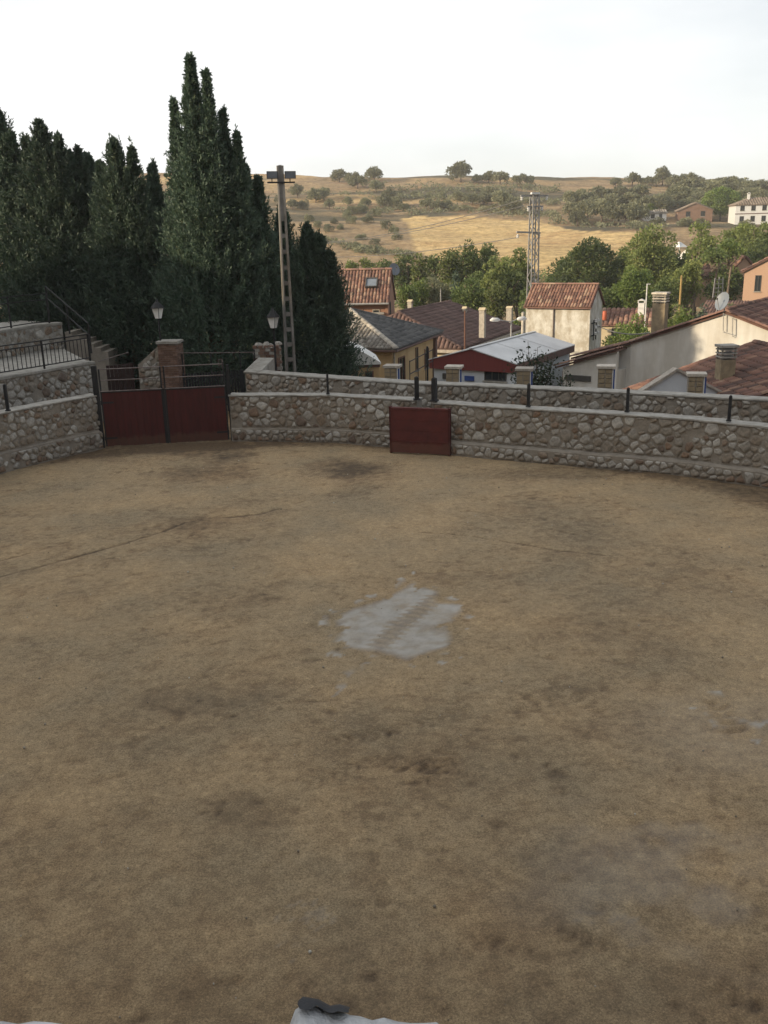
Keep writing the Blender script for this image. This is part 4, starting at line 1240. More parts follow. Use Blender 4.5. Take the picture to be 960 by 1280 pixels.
def gable_end(parent, pts, axis, c, thick, mat, name='gable'):
    """pts: (u,z) polygon standing at x=c (axis 'x') or y=c (axis 'y')"""
    n = len(pts); mb = MB()
    P = lambda q, o: (c + o, q[0], q[1]) if axis == 'x' else (q[0], c + o, q[1])
    mb.add([P(q, 0) for q in pts] + [P(q, thick) for q in pts], [tuple(range(n))[::-1], tuple(range(n, 2 * n))] + [(i, (i + 1) % n, n + (i + 1) % n, n + i) for i in range(n)], .5)
    return mb.build(name, mat, parent)
def chimney(parent, x, y, z0, z1, w, d, mat, cap='slats', capmat='coping'):
    mb = MB(); mb.box(x - w / 2, x + w / 2, y - d / 2, y + d / 2, z0, z1, .5); st_ = mb.build('chimney', mat, parent)
    if cap == 'slats':
        for i in range(3):
            z = z1 + .05 + i * .15
            mb = MB(); mb.box(x - w / 2 - .03, x + w / 2 + .03, y - d / 2 - .03, y + d / 2 + .03, z + .03, z + .085); mb.build('cowl_slat', capmat, st_)
        for a in (-1, 1):
            for b in (-1, 1):
                mb = MB(); mb.box(x + a * (w / 2 - .04) - .03, x + a * (w / 2 - .04) + .03, y + b * (d / 2 - .04) - .03, y + b * (d / 2 - .04) + .03, z1 + .001, z1 + .50); mb.build('cowl_post', 'mortar', st_)
        mb = MB(); mb.box(x - w / 2 - .07, x + w / 2 + .07, y - d / 2 - .07, y + d / 2 + .07, z1 + .50, z1 + .60); mb.build('cap', capmat, st_)
    elif cap == 'arch':
        hw_ = w / 2
        for a in (-1, 1):
            mb = MB(); mb.box(x + a * hw_ * .98 - .05, x + a * hw_ * .98 + .05, y - d / 2, y + d / 2, z1 + .001, z1 + .22); mb.build('cowl_post', mat, st_)
        mb = MB(); mb.add([(x - hw_ - .09, y - d / 2 - .05, z1 + .221), (x + hw_ + .09, y - d / 2 - .05, z1 + .221), (x, y - d / 2 - .05, z1 + .40), (x - hw_ - .09, y + d / 2 + .05, z1 + .221), (x + hw_ + .09, y + d / 2 + .05, z1 + .221), (x, y + d / 2 + .05, z1 + .40)],
                          [(0, 1, 2), (5, 4, 3), (0, 3, 4, 1), (1, 4, 5, 2), (2, 5, 3, 0)]); mb.build('cap', capmat, st_)
    return st_
def house(name, p, rz, label, cat='house'):
    return empty(name, p, rz, label, cat)
def local(root, p):
    """a world point in a thing's own space"""
    a = root.rotation_euler[2]; d = np.array(p, float) - np.array(root.location)
    return np.array([d[0] * math.cos(a) + d[1] * math.sin(a), -d[0] * math.sin(a) + d[1] * math.cos(a), d[2]])
def rotz_of(a, b):
    return math.atan2(b[1] - a[1], b[0] - a[0])

# --- transformer tower
TL, TR = at(658, 378, 62), at(738, 383, 60)
rz = rotz_of(TL, TR); ze = 2.42; zb = -5.4
root = house('transformer_tower', (TL[0], TL[1], zb), rz, 'tall square cream tower with a small red tiled roof and insulators on its shaded side', 'tower')
w, d, e = np.hypot(*(TR - TL)[:2]), 3.0, ze - zb
mb = MB(); mb.box(0, w, 0, d, 0, e, .5); mb.build('wall', 'render_cream', root)
rise = 1.12
gable_end(root, [(0.0, e + .002), (d, e + .002), (d / 2, e + rise)], 'x', w - .25, .25, 'render_cream')
gable_end(root, [(0.0, e + .002), (d, e + .002), (d / 2, e + rise)], 'x', 0, .25, 'render_cream')
o_ = .22; k = rise / (d / 2)
tiled(root, [(-.12, -o_, e - o_ * k + .06), (w + .12, -o_, e - o_ * k + .06), (w + .12, d / 2, e + rise + .06), (-.12, d / 2, e + rise + .06)], 'tile_red', .10, cw=.19, rl=.34)
tiled(root, [(w + .12, d + o_, e - o_ * k + .06), (-.12, d + o_, e - o_ * k + .06), (-.12, d / 2, e + rise + .06), (w + .12, d / 2, e + rise + .06)], 'tile_red', .10, cw=.19, rl=.34)
ridge_tiles(root, (-.12, d / 2, e + rise + .1), (w + .12, d / 2, e + rise + .1), 'tile_red')
wbox(root, .02, w - .02, -.05, -.002, e - 3.05, e - 2.93, 'coping', 'string_course')
mb = MB(); mb.tube([(w * .44, -.05, e - .15), (w * .44, -.05, .3)], .045, 6); mb.build('downpipe', 'pipe', root)
for y in (.55, 1.15):
    mb = MB(); mb.beam((w + .12, y, e - 2.25), (w + .12, y, e - .95), .06); bar = mb.build('insulator_bracket', 'iron', root)
    for z in (e - 1.1, e - 1.5, e - 1.9):
        mb = MB(); mb.lathe([(.05, 0), (.10, .05), (.05, .1), (.10, .15), (.04, .2)], 8, (w + .25, y, z)); mb.build('insulator', 'white_enamel', bar)
for z in (e - 1.15, e - 1.95):
    mb = MB(); mb.beam((w + .06, .3, z), (w + .06, 1.4, z), .06); mb.build('crossarm', 'iron', root)
p_ins = np.array(root.location) + np.array([math.cos(rz) * (w + .3) - math.sin(rz) * 1.15, math.sin(rz) * (w + .3) + math.cos(rz) * 1.15, e - 1.4])

# --- white shed with red fascia
C0 = at(643, 455, 48); ed = np.array([.514, .857]); fd = np.array([-.857, .514])
wD, lD = 4.95, 9.0
pL = V2(C0) + fd * wD
zb = -4.6; root = house('shed', (pL[0], pL[1], zb), math.atan2(-fd[1], -fd[0]), 'low white shed with a deep dark red fascia and a pale sheet roof', 'shed')
e = C0[2] - .42 - zb
pk = at(596, 436, 49.4)[2] - zb; ev = C0[2] - zb
mb = MB(); mb.box(.15, wD - .15, .15, lD - .1, 0, e + .1, .5); mb.build('wall', 'render_blue', root)
gable_end(root, [(-.05, e - .05), (wD + .05, e - .05), (wD + .05, ev), (wD / 2, pk), (-.05, ev)], 'y', 0, .14, 'red_fascia', 'fascia')
gable_end(root, [(.15, e), (wD - .15, e), (wD - .15, ev), (wD / 2, pk), (.15, ev)], 'y', lD - .2, .1, 'render_blue', 'gable')
for (xa, xb) in ((wD + .12, wD / 2), (-.12, wD / 2)):
    mb = MB(); mb.slab([(xa, -.06, ev + .03), (xb, -.06, pk + .05), (xb, lD, pk + .05), (xa, lD, ev + .03)][:: 1 if xa > xb else -1], .05, .5); rf = mb.build('roof', 'sheet_white', root)
    for i in range(1, 3):
        y = lD * i / 3
        mb = MB(); mb.beam((xa, y, ev + .055), (xb, y, pk + .067), .04, .012); mb.build('roof_rib', 'sheet_white', rf)
wbox(root, wD + .0, wD + .10, .16, lD, e + .02, ev - .03, 'brown_fascia', 'side_fascia')
l0 = local(root, at(608, 474, 49.0)); l1 = local(root, at(633, 462, 48.6))
window(root, '-y', (l0[0] + l1[0]) / 2, l0[2], 1.15, .50, .15, bars=2)
l0 = local(root, at(586, 473, 49.4))
wbox(root, l0[0] - .28, l0[0] + .28, .09, .148, l0[2] - .14, l0[2] + .12, 'blue_paint', 'sign')
l0 = local(root, at(557, 470, 50.2)); wbox(root, l0[0] - .16, l0[0] + .16, .05, .148, l0[2] - .15, l0[2] + .15, 'frame_dark', 'meter_box')
mb = MB(); mb.beam((wD / 2, -.12, pk + .07), (wD / 2, lD, pk + .07), .22, .04); mb.build('ridge_cap', 'sheet_white', root)

# --- ochre house with grey hip roof
zE = .95
A0, A1 = G(495, 437, zE), G(553, 415.5, zE)
v = V2(A1 - A0); Lh = np.hypot(*v); v = v / Lh; nrm = np.array([-v[1], v[0]])
zb = -4.8
root = house('hip_roofed_house', (A0[0], A0[1], zb), math.atan2(v[1], v[0]), 'ochre house with a grey hipped roof edged by pale ridge tiles, beside the cypresses')
e = zE - zb; Wd_ = Lh * .98
ap = local(root, at(449.5, 388, V2((A0 + A1) / 2)[1] + nrm[1] * Wd_ / 2))
apx, apz = Lh / 2, ap[2]
ap = np.array([Lh / 2, Wd_ / 2, apz])
c = [np.array(q) for q in ((0, 0, e), (Lh, 0, e), (Lh, Wd_, e), (0, Wd_, e))]
mb = MB(); mb.box(.35, Lh - .35, .35, Wd_ - .35, 0, e - .06, .5); mb.build('wall', 'render_ochre', root)
fr = tiled(root, [c[0], c[1], ap], 'tile_grey', .14, cw=.30, rl=.42)
tiled(root, [c[3], c[0], ap], 'tile_pale', .14, cw=.24, rl=.34)
tiled(root, [c[1], c[2], ap], 'tile_grey', .14, cw=.30, rl=.42); tiled(root, [c[2], c[3], ap], 'tile_grey', .14, cw=.30, rl=.42)
ridge_tiles(root, c[0] + [0, 0, .05], ap + [0, 0, .07], 'ridge_pale', .17, .46)
ridge_tiles(root, c[1] + [0, 0, .05], ap + [0, 0, .07], 'tile_grey', .14, .46)
for a, b in ((c[0], c[1]), (c[3], c[0])):
    mb = MB(); mb.tube([a + [0, 0, -.10], b + [0, 0, -.10]], .07, 6); mb.build('gutter', 'brown_fascia', root)
lw = local(root, at(505, 452, A0[1] + 1.2)); window(root, '-y', 1.9, e - 2.05, 1.0, 1.35, .35, 'frame_wood', 1, proud=.07)
window(root, '-y', Lh * .52, e - 1.75, .42, 1.25, .35, 'frame_wood', 0)
window(root, '-y', Lh * .74, e - 1.9, .8, 1.1, .35, 'frame_wood', 1)
mb = MB(); mb.tube([(.5, .28, e - .2), (.5, .28, .2)], .05, 6); mb.build('downpipe', 'ridge_pale', root)
wbox(root, Lh - .9, Lh - .5, .2, .345, 0, e - .1, 'brown_fascia', 'wall_pier')
window(root, '-x', Wd_ * .45, e - 2.2, 1.0, 1.2, .35, 'frame_wood', 1)

# --- terracotta-roofed brick house with skylight
R1, R2 = at(425, 337.5, 76), at(488, 339, 75)
rz = -.12; zb = -6.0
er = at(483, 378, 72.4)
root = house('brick_house', (er[0], er[1], zb), rz, 'brick house with a steep terracotta roof and a skylight, behind the grey hipped roof')
e = er[2] - zb; rr_ = local(root, R2); wA = 7.5; dpt = rr_[1]; rz_ = rr_[2]
mb = MB(); mb.box(-wA, -.15, .3, 2 * dpt - .3, 0, e, .5); mb.build('wall', 'brick_wall', root)
gable_end(root, [(.2, 0), (2 * dpt - .2, 0), (2 * dpt - .2, e), (dpt, rz_ + .0), (.2, e)], 'x', -.15, .25, 'brick_wall')
rf = tiled(root, [(-wA, -.15, e - .05), (.22, -.15, e - .05), (.22, dpt, rz_ + .08), (-wA, dpt, rz_ + .08)], 'tile_red', .14, cw=.25, rl=.42)
tiled(root, [(.22, 2 * dpt + .15, e - .05), (-wA, 2 * dpt + .15, e - .05), (-wA, dpt, rz_ + .08), (.22, dpt, rz_ + .08)], 'tile_red', .14, cw=.25, rl=.42)
ridge_tiles(root, (-wA, dpt, rz_ + .12), (.22, dpt, rz_ + .12), 'tile_red', .18, .5)
mb = MB(); mb.tube([(-wA, -.22, e - .08), (.2, -.22, e - .08)], .09, 6); mb.build('gutter', 'steel', root)
# skylight lying in the roof slope
sl = np.array([0, dpt + .15, rz_ - e + .13]); sl /= np.linalg.norm(sl); sn = np.array([0, -sl[2], sl[1]])
c0 = np.array([-1.75, -.15, e - .05]) + sl * 1.55
def onroof(mb, x0, x1, s0, s1, n0, n1):
    vs = [c0 + np.array([x, 0, 0]) + sl * s + sn * n for n in (n0, n1) for x, s in ((x0, s0), (x1, s0), (x1, s1), (x0, s1))]
    mb.add(vs, [(0, 3, 2, 1), (4, 5, 6, 7), (0, 1, 5, 4), (1, 2, 6, 5), (2, 3, 7, 6), (3, 0, 4, 7)])
mb = MB(); onroof(mb, 0, .95, 0, .08, .0, .30); onroof(mb, 0, .95, .92, 1.0, .0, .30); onroof(mb, 0, .08, .08, .92, 0, .30); onroof(mb, .87, .95, .08, .92, 0, .30)
sk = mb.build('skylight', 'frame_dark', rf)
mb = MB(); onroof(mb, .08, .87, .08, .92, .2, .24); mb.build('pane', 'flood_glass', root)
wbox(root, -wA, -.2, .0, .298, e - .9, e - .75, 'coping', 'string_course')
window(root, '-y', -.85, e - 1.35, .45, .75, .3, 'ridge_pale', 0)
window(root, '+x', dpt * .6, e - 1.1, .5, 1.0, .10, 'frame_dark', 0)
window(root, '-y', -3.2, e - 1.6, 1.0, 1.0, .3, 'frame_wood', 1)
def dish(p, r, face, label, pole=1.2, mount=None):
    o = empty('satellite_dish', p, math.atan2(face[1], face[0]) - pi / 2 + pi, label, 'satellite dish')
    el = .35
    mb = MB(); n = 16
    R_ = Matrix.Rotation(pi / 2 - el, 3, 'X')
    vs, fs = [], []
    for q in (0, .35, .7, 1):
        for kk in range(n):
            an = 2 * pi * kk / n
            vv = R_ @ Vector((r * q * math.cos(an), r * 1.08 * q * math.sin(an), .22 * r * q * q)); vs.append((vv.x, vv.y, vv.z))
    for i in range(3):
        for kk in range(n): fs.append((i * n + kk, i * n + (kk + 1) % n, (i + 1) * n + (kk + 1) % n, (i + 1) * n + kk))
    mb.add(vs, fs); mb.build('reflector', 'dish', o, smooth=True)
    mb = MB(); mb.tube([(0, .06, -.05), (0, .12, -pole)], .03, 6); mb.build('mast', 'steel', o)
    tip = R_ @ Vector((0, 0, r * 1.0)); low = R_ @ Vector((0, -r * .98, .2 * r))
    mb = MB(); mb.tube([low, tip], .018, 5); arm = mb.build('arm', 'steel', o)
    mb = MB(); mb.lathe([(.03, -.05), (.05, 0), (.03, .06)], 6, tuple(tip)); mb.build('feed_horn', 'frame_dark', arm)
    return o
dish(at(492.5, 337, 75.5), .46, (.5, -1), 'small grey satellite dish on the ridge of the terracotta-roofed brick house', 1.0)

# --- wide brown roof
N0 = at(577, 436, 68); Lf, Rt = at(497, 400, 84), at(652, 404, 82)
vL, vR = V2(Lf - N0), V2(Rt - N0)
ang = math.atan2(vR[1], vR[0]); zb = -7.0
root = house('brown_roofed_house', (N0[0], N0[1], zb), ang, 'wide low house with a brown tiled roof carrying several pale chimneys')
lx = np.hypot(*vR); ly = abs(local(root, Lf)[1]); e = N0[2] - zb
mb = MB(); mb.box(.5, lx - .5, .5, ly - .5, 0, e - .12, .5); mb.build('wall', 'render_sand', root)
hh = 2.35; yr = ly * .55
ra_, rb_ = np.array([2.0, yr, e + hh]), np.array([lx - 2.0, yr, e + hh])
q = [np.array(z_) for z_ in ((0, 0, e), (lx, 0, e), (lx, ly, e), (0, ly, e))]
tiled(root, [q[0], q[1], rb_, ra_], 'tile_brown', .16, cw=.34, rl=.46)
tiled(root, [q[3], q[0], ra_], 'tile_brown', .16, cw=.34, rl=.46)
tiled(root, [q[1], q[2], rb_], 'tile_brown', .16, cw=.34, rl=.46); tiled(root, [q[2], q[3], ra_, rb_], 'tile_brown', .16, cw=.34, rl=.46)
ridge_tiles(root, ra_ + [0, 0, .06], rb_ + [0, 0, .06], 'tile_brown', .16, .5); ridge_tiles(root, q[0] + [0, 0, .05], ra_ + [0, 0, .06], 'tile_brown', .16, .5)
for a, b in ((q[0], q[1]), (q[3], q[0])):
    mb = MB(); mb.beam(a + [0, 0, -.22], b + [0, 0, -.22], .10, .22); mb.build('verge_board', 'ridge_pale', root)
for (px, py0, py1, Yd, w_, cp) in ((603, 412, 391, 72, .42, 'arch'), (581, 395, 389, 80, .30, 'arch'), (567, 392, 387, 84, .55, 'arch'), (513, 392, 380, 86, .38, 'arch'), (637, 396, 388, 88, .5, 'arch')):
    b_ = local(root, at(px, py0, Yd)); t_ = local(root, at(px, py1, Yd)); chimney(root, b_[0], b_[1], b_[2] - .6, t_[2], w_, w_, 'ridge_pale', cp, 'render_sand')
window(root, '-y', lx * .55, e - 1.2, .5, .5, .5, 'frame_dark', 0); window(root, '-y', lx * .35, e - 1.6, .7, 1.0, .5, 'frame_wood', 1)
for (px, pt_, pb_, Yd, lab) in ((581, 388, 448, 66, 'thin dark mast in front of the brown tiled roof'), (551, 362, 388, 86, 'thin grey aerial mast behind the ridge of the brown roof')):
    t_, b_ = at(px, pt_, Yd), at(px, pb_, Yd)
    o = empty('mast', (b_[0], b_[1], -6.2), 0, lab, 'mast')
    mb = MB(); mb.tube([(0, 0, 0), (0, 0, t_[2] + 6.2)], [.07, .05], 6); mb.build('pole', 'frame_wood' if px > 570 else 'steel', o)
    mb = MB(); mb.tube([(0, 0, t_[2] + 6.2), (0, 0, t_[2] + 6.35)], .02, 5); mb.build('tip', 'steel', o)

# --- small ochre outbuilding with a white vaulted cover
p0, p1 = at(428, 462, 46), at(474, 458, 46)
root = house('outbuilding', (p0[0] - 1.2, p0[1], -3.4), .08, 'ochre outbuilding under a white rounded cover, half hidden by the last cypress', 'outbuilding')
w_ = p1[0] - p0[0] + 1.2; e = at(470, 456, 46)[2] + 3.4
mb = MB(); mb.box(0, w_, 0, 3.2, 0, e, .5); mb.build('wall', 'render_ochre', root)
mb = MB(); n = 9; vs = []
for y in (-.12, 3.3):
    for i in range(n + 1):
        t = i / n; vs.append((-.1 + (w_ + .2) * t, y, e + .02 + .95 * math.sin(pi * (.12 + .88 * t) * .98 if t > 0 else .3) * (1 - .15 * t)))
    vs += [(w_ + .1, y, e + .0), (-.1, y, e + .0)]
k = n + 3
mb.add(vs, [tuple(range(k))[::-1], tuple(range(k, 2 * k))] + [(i, (i + 1) % k, k + (i + 1) % k, k + i) for i in range(k)], .5); mb.build('roof', 'tarp', root)
wbox(root, -.05, w_ + .05, -.05, -.002, e - .14, e - .01, 'brown_fascia', 'eaves_board')
window(root, '-y', w_ - .5, e - .75, .32, .36, 0, 'frame_wood', 0, sill=False)

# --- long white gabled house with dish
AP = at(908, 388.5, 48); gd = np.array([.81, -.58]); gd /= np.linalg.norm(gd)
tl = 4.96
LE = V2(AP) - gd * tl
zLe = at(795, 428, LE[1])[2]
zb = -5.5
root = house('white_house', (V2(AP) [0], V2(AP)[1], zb), math.atan2(gd[1], gd[0]), 'long white gabled house with a red tiled roof and a dish bracket on its gable')
az = AP[2] - zb - .1; lz_ = zLe - zb - .05; kL = (az - lz_) / tl; tr = 8.0; kR = .36; dl = 9.0
gable_end(root, [(-tl, 0), (tr, 0), (tr, az - kR * tr), (0, az), (-tl, lz_)], 'y', 0, .3, 'render_white', 'gable_wall')
mb = MB(); mb.box(-tl + .0, tr, .302, dl, 0, az - kR * tr - .2, .5); mb.build('wall', 'render_white', root)
def slope(x): return (az + kL * x if x < 0 else az - kR * x) + .07
tiled(root, [(tr, -.12, slope(tr)), (tr, dl, slope(tr)), (0, dl, slope(0)), (0, -.12, slope(0))], 'tile_dark', .12, cw=.27, rl=.42)
tiled(root, [(-tl, dl, slope(-tl)), (-tl, -.12, slope(-tl)), (0, -.12, slope(0)), (0, dl, slope(0))], 'tile_dark', .12, cw=.27, rl=.42)
for a, b in (((-tl, slope(-tl)), (0, slope(0))), ((0, slope(0)), (tr, slope(tr)))):
    ridge_tiles(root, (a[0], -.16, a[1] + .02), (b[0], -.16, b[1] + .02), 'tile_red', .12, .40, 'verge_tile')
ridge_tiles(root, (0, -.12, slope(0) + .06), (0, dl, slope(0) + .06), 'tile_dark', .15, .42)
# lower extension in line with the gable
ex1 = -8.35; zx = local(root, at(722, 447, V2(AP)[1] + .58 * 8.35))[2]
gable_end(root, [(ex1, 0), (-tl - .003, 0), (-tl - .003, lz_ - .12), (ex1, zx - .12)], 'y', .12, .3, 'render_white', 'extension_wall')
tiled(root, [(ex1 - .1, 4.5, zx), (ex1 - .1, -.05, zx), (-tl - .02, -.05, lz_ + .0), (-tl - .02, 4.5, lz_ + .0)], 'tile_dark', .10, cw=.27)
ridge_tiles(root, (ex1 - .1, -.08, zx + .03), (-tl - .03, -.08, lz_ + .03), 'tile_dark', .12, .40, 'verge_tile')
# lean-to below it
za, zb2 = local(root, at(714, 467.5, 49.0))[2], local(root, at(791, 444, 47.5))[2]
xa, xb = -8.75, -5.2
wbox(root, xa + .4, xb, -1.3, .115, 0, za - .06, 'render_white', 'lean_to_wall')
gable_end(root, [(xa + .4, za - .055), (xb, za - .055), (xb, zb2 - .12), (xa + .4, za - .02)], 'y', -1.3, .25, 'render_white', 'lean_to_gable')
tiled(root, [(xa, .1, za), (xa, -1.5, za), (xb, -1.5, zb2), (xb, .1, zb2)], 'tile_dark', .10, cw=.27)
ridge_tiles(root, (xa, -1.52, za + .03), (xb, -1.52, zb2 + .03), 'tile_dark', .12, .42, 'verge_tile')
wbox(root, xa + .6, xa + 2.1, -1.38, -1.302, za - .72, za - .42, 'frame_dark', 'vent')
b_, t_ = local(root, at(824, 409, 52.5)), local(root, at(824, 379, 52.5))
chimney(root, b_[0], b_[1], b_[2] - .8, t_[2], .72, .6, 'pillar_stone', 'slats', 'ridge_pale')
dish(at(904, 377, 47.2), .44, (-1, -.45), 'grey oval satellite dish standing over the apex of the white gabled house', .5)
# dish bracket: a ladder-like frame on the gable
lq = [local(root, at(px, py, 47.4)) for px, py in ((900, 392), (900, 415), (914, 398), (914, 420))]
mb = MB()
for a, b in ((lq[0], lq[1]), (lq[2], lq[3])): mb.tube([(a[0], -.20, a[2]), (b[0], -.20, b[2])], .022, 5)
for i, j in ((0, 2), (1, 3)): mb.tube([(lq[i][0], -.20, lq[i][2] - .05), (lq[j][0], -.20, lq[j][2] + .05)], .018, 5)
for a in lq: mb.tube([(a[0], -.2, a[2] - .06), (a[0], .0, a[2] - .06)], .015, 5)
mb.build('dish_bracket', 'steel', root)

# --- near red-tiled roof
E1, RD = at(762, 493.5, 42.0), at(943, 430, 42.0)
zb = -4.6
root = house('red_roofed_house', (RD[0], RD[1], zb), 0.06, 'nearest house, its weathered red barrel-tiled roof rising just beyond the upper wall')
hr = RD[2] - zb; le = local(root, E1); dl = 7.5; kl = (hr - le[2]) / -le[0]; xr = 4.6
sl_ = lambda x: hr - kl * abs(x)
mb = MB(); mb.box(le[0] + .4, xr - .3, -dl + .3, -.15, 0, le[2] - .2, .5); mb.build('wall', 'render_blue', root)
gable_end(root, [(le[0] + .4, le[2] - .2), (xr - .3, le[2] - .2), (xr - .3, sl_(xr) - .1), (0, hr - .14), (le[0] + .4, le[2] - .1)], 'y', -dl + .3, .25, 'render_blue')
gable_end(root, [(le[0] + .4, le[2] - .2), (xr - .3, le[2] - .2), (xr - .3, sl_(xr) - .1), (0, hr - .14), (le[0] + .4, le[2] - .1)], 'y', -.4, .25, 'render_blue')
camL = local(root, CAMP)
tiled(root, [(le[0], 0, le[2]), (le[0], -dl, le[2]), (0, -dl, hr), (0, 0, hr)], 'tile_dark', .12, 230, lambda c: -c[1] - .4 * c[0], cw=.30, rl=.46)
tiled(root, [(xr, -dl, sl_(xr)), (xr, 0, sl_(xr)), (0, 0, hr), (0, -dl, hr)], 'tile_dark', .12, 60, lambda c: -c[1] + c[0], cw=.30, rl=.46)
ridge_tiles(root, (0, -dl, hr + .07), (0, 0, hr + .07), 'tile_dark', .16, .44)
ridge_tiles(root, (le[0], .04, le[2] + .03), (0, .04, hr + .03), 'tile_red', .13, .42, 'verge_tile'); ridge_tiles(root, (0, .04, hr + .03), (xr, .04, sl_(xr) + .03), 'tile_red', .13, .42, 'verge_tile')
b_, t_ = local(root, at(905, 478, 38.2)), local(root, at(906, 449, 38.2))
chimney(root, b_[0], b_[1], b_[2] - .7, t_[2], .62, .55, 'pillar_stone', 'slats', 'coping')
# grey gabled dormer block with white verge in front of it
gq = [local(root, at(px, py, 36.2)) for px, py in ((792, 496), (846, 463), (905, 493))]
gable_end(root, [(gq[0][0], gq[0][2] - 1.2), (gq[2][0], gq[2][2] - 1.2), (gq[2][0], gq[2][2]), (gq[1][0], gq[1][2]), (gq[0][0], gq[0][2])], 'y', gq[1][1], .3, 'render_blue', 'dormer_gable')
mb = MB()
for a, b in ((gq[0], gq[1]), (gq[1], gq[2])): mb.beam((a[0], gq[1][1] + .1, a[2] + .05), (b[0], gq[1][1] + .1, b[2] + .05), .42, .09)
mb.build('dormer_verge', 'ridge_pale', root)

# --- stone pillars with blue edges along the lane beyond the wall
pl_lab = {490: 'short stone pillar with a pale cap and a blue edge, in front of the ochre house', 567: 'short stone pillar with a pale cap and a blue edge, against the white shed beside its blue sign',
          655: 'short stone pillar with a pale cap and a blue edge, growing out of the dark shrub', 757: 'short stone pillar with a pale cap and a blue edge, before the lean-to of the white house', 870: 'short stone pillar with a pale cap and a blue edge, before the nearest red-tiled roof'}
for px, pt_ in ((490, 456), (567, 457), (655, 459.5), (757, 456.5), (870, 466)):
    t_ = at(px, pt_, 36.5 - (px - 490) * .013); zb = -2.6
    o = empty('stone_pillar', (t_[0], t_[1], zb), -.25, pl_lab[px], 'pillar', 'stone pillars along the lane')
    h_ = t_[2] - zb; w_ = .25
    mb = MB(); mb.box(-w_, w_, -w_, w_, 0, h_ - .09); mb.build('core', 'mortar', o)
    rg = random.Random(px)
    for i in range(9):
        for s in range(2):
            z = h_ - .09 - .17 * (i + 1)
            mb = MB(); x = -w_ + s * w_ + .01
            mb.box(x + rg.uniform(0, .02), x + w_ - .02 - rg.uniform(0, .03), -w_ - .02 - rg.uniform(0, .02), -w_ + .05, z + .01, z + .155 + rg.uniform(-.02, .005), rg.random()); mb.build('stone', 'pillar_stone', o)
    mb = MB(); mb.box(w_ + .001, w_ + .035, -w_, w_ - .12, 0, h_ - .1); mb.build('white_side', 'white_enamel', o)
    mb = MB(); mb.box(w_ + .036, w_ + .09, -w_ + .02, -w_ + .09, 0, h_ - .12); mb.build('blue_edge', 'blue_paint', o)
    mb = MB(); mb.box(-w_ - .06, w_ + .1, -w_ - .06, w_ + .06, h_ - .089, h_); mb.build('cap', 'ridge_pale', o)

# lane railing with dark post beside the ochre house
a, b = at(512, 452, 44), at(541, 437, 50)
root = rootat('lane_fence', (a + b) / 2, 'thin dark fence with one tall post, between the ochre house and the white shed', 'fence', z=-3.5)
O = np.array(root.location)
for dz in (0, -.6):
    mb = MB(); mb.tube([a + [0, 0, dz], b + [0, 0, dz]], .025, 5); mb.build('rail', 'iron', root, O)
for f in (0, .33, .66, 1):
    q_ = a + (b - a) * f
    mb = MB(); mb.beam(q_ + [0, 0, .05], q_ - [0, 0, 1.6], .04); mb.build('post', 'iron', root, O)
q_ = at(534, 433, 46); mb = MB(); mb.beam(q_, q_ - [0, 0, 2.8], .09); mb.build('tall_post', 'iron', root, O)

# double street lamp and pale pole by the tower
t_ = at(639, 401, 57); zb = float(terrain_z(t_[0], t_[1]))
root = empty('street_lamp', (t_[0], t_[1], zb), .2, 'two-armed street lamp with white heads, between the brown roof and the cream tower', 'street lamp')
h_ = t_[2] - zb
mb = MB(); mb.tube([(0, 0, 0), (0, 0, h_)], [.07, .05], 8); mb.build('post', 'steel', root)
for s, ln_ in ((-1, .75), (1, .35)):
    mb = MB(); mb.tube([(0, 0, h_ - .05), (s * ln_, -.05, h_ + .08)], .03, 6); arm = mb.build('arm', 'steel', root)
    mb = MB(); n = 8
    mb.tube([(s * ln_, -.05, h_ + .08), (s * (ln_ + .12), -.05, h_ + .11), (s * (ln_ + .45), -.05, h_ + .12), (s * (ln_ + .62), -.05, h_ + .08)], [.05, .11, .13, .04], 10); mb.build('lamp_head', 'white_enamel', arm, smooth=True)
t_ = at(654, 391, 58); zb = float(terrain_z(t_[0], t_[1]))
root = empty('wooden_pole', (t_[0], t_[1], zb), 0, 'pale bare pole standing close to the cream tower', 'pole')
mb = MB(); mb.tube([(0, 0, 0), (0, 0, t_[2] - zb)], [.13, .10], 8); mb.build('shaft', 'ridge_pale', root)
mb = MB(); mb.lathe([(.11, 0), (.11, .03), (.02, .07)], 8, (0, 0, t_[2] - zb)); mb.build('cap', 'coping', root)

# --- lattice pylon
t_ = at(668.5, 243, 76); zb = float(terrain_z(t_[0], t_[1]))
root = empty('pylon', (t_[0], t_[1], zb), .35, 'grey steel lattice pylon rising behind the cream tower', 'pylon')
H = t_[2] - zb; wb_, wt_ = .40, .25
hw = lambda z: wb_ + (wt_ - wb_) * z / H
for sx in (-1, 1):
    for sy in (-1, 1):
        mb = MB(); mb.beam((sx * hw(0), sy * hw(0), 0), (sx * hw(H), sy * hw(H), H), .085); mb.build('leg', 'steel', root)
nb = 20; zs = [H * (1 - (1 - i / nb) ** 1.0) for i in range(nb + 1)]
for i in range(nb):
    z0_, z1_ = zs[i], zs[i + 1]; s = 1 if i % 2 else -1
    a, b = hw(z0_), hw(z1_)
    for p_, q_ in (((-s * a, -a, z0_), (s * b, -b, z1_)), ((-s * a, a, z0_), (s * b, b, z1_)), ((-a, -s * a, z0_), (-b, s * b, z1_)), ((a, -s * a, z0_), (b, s * b, z1_))):
        mb = MB(); mb.beam(p_, q_, .05); mb.build('brace', 'steel', root)
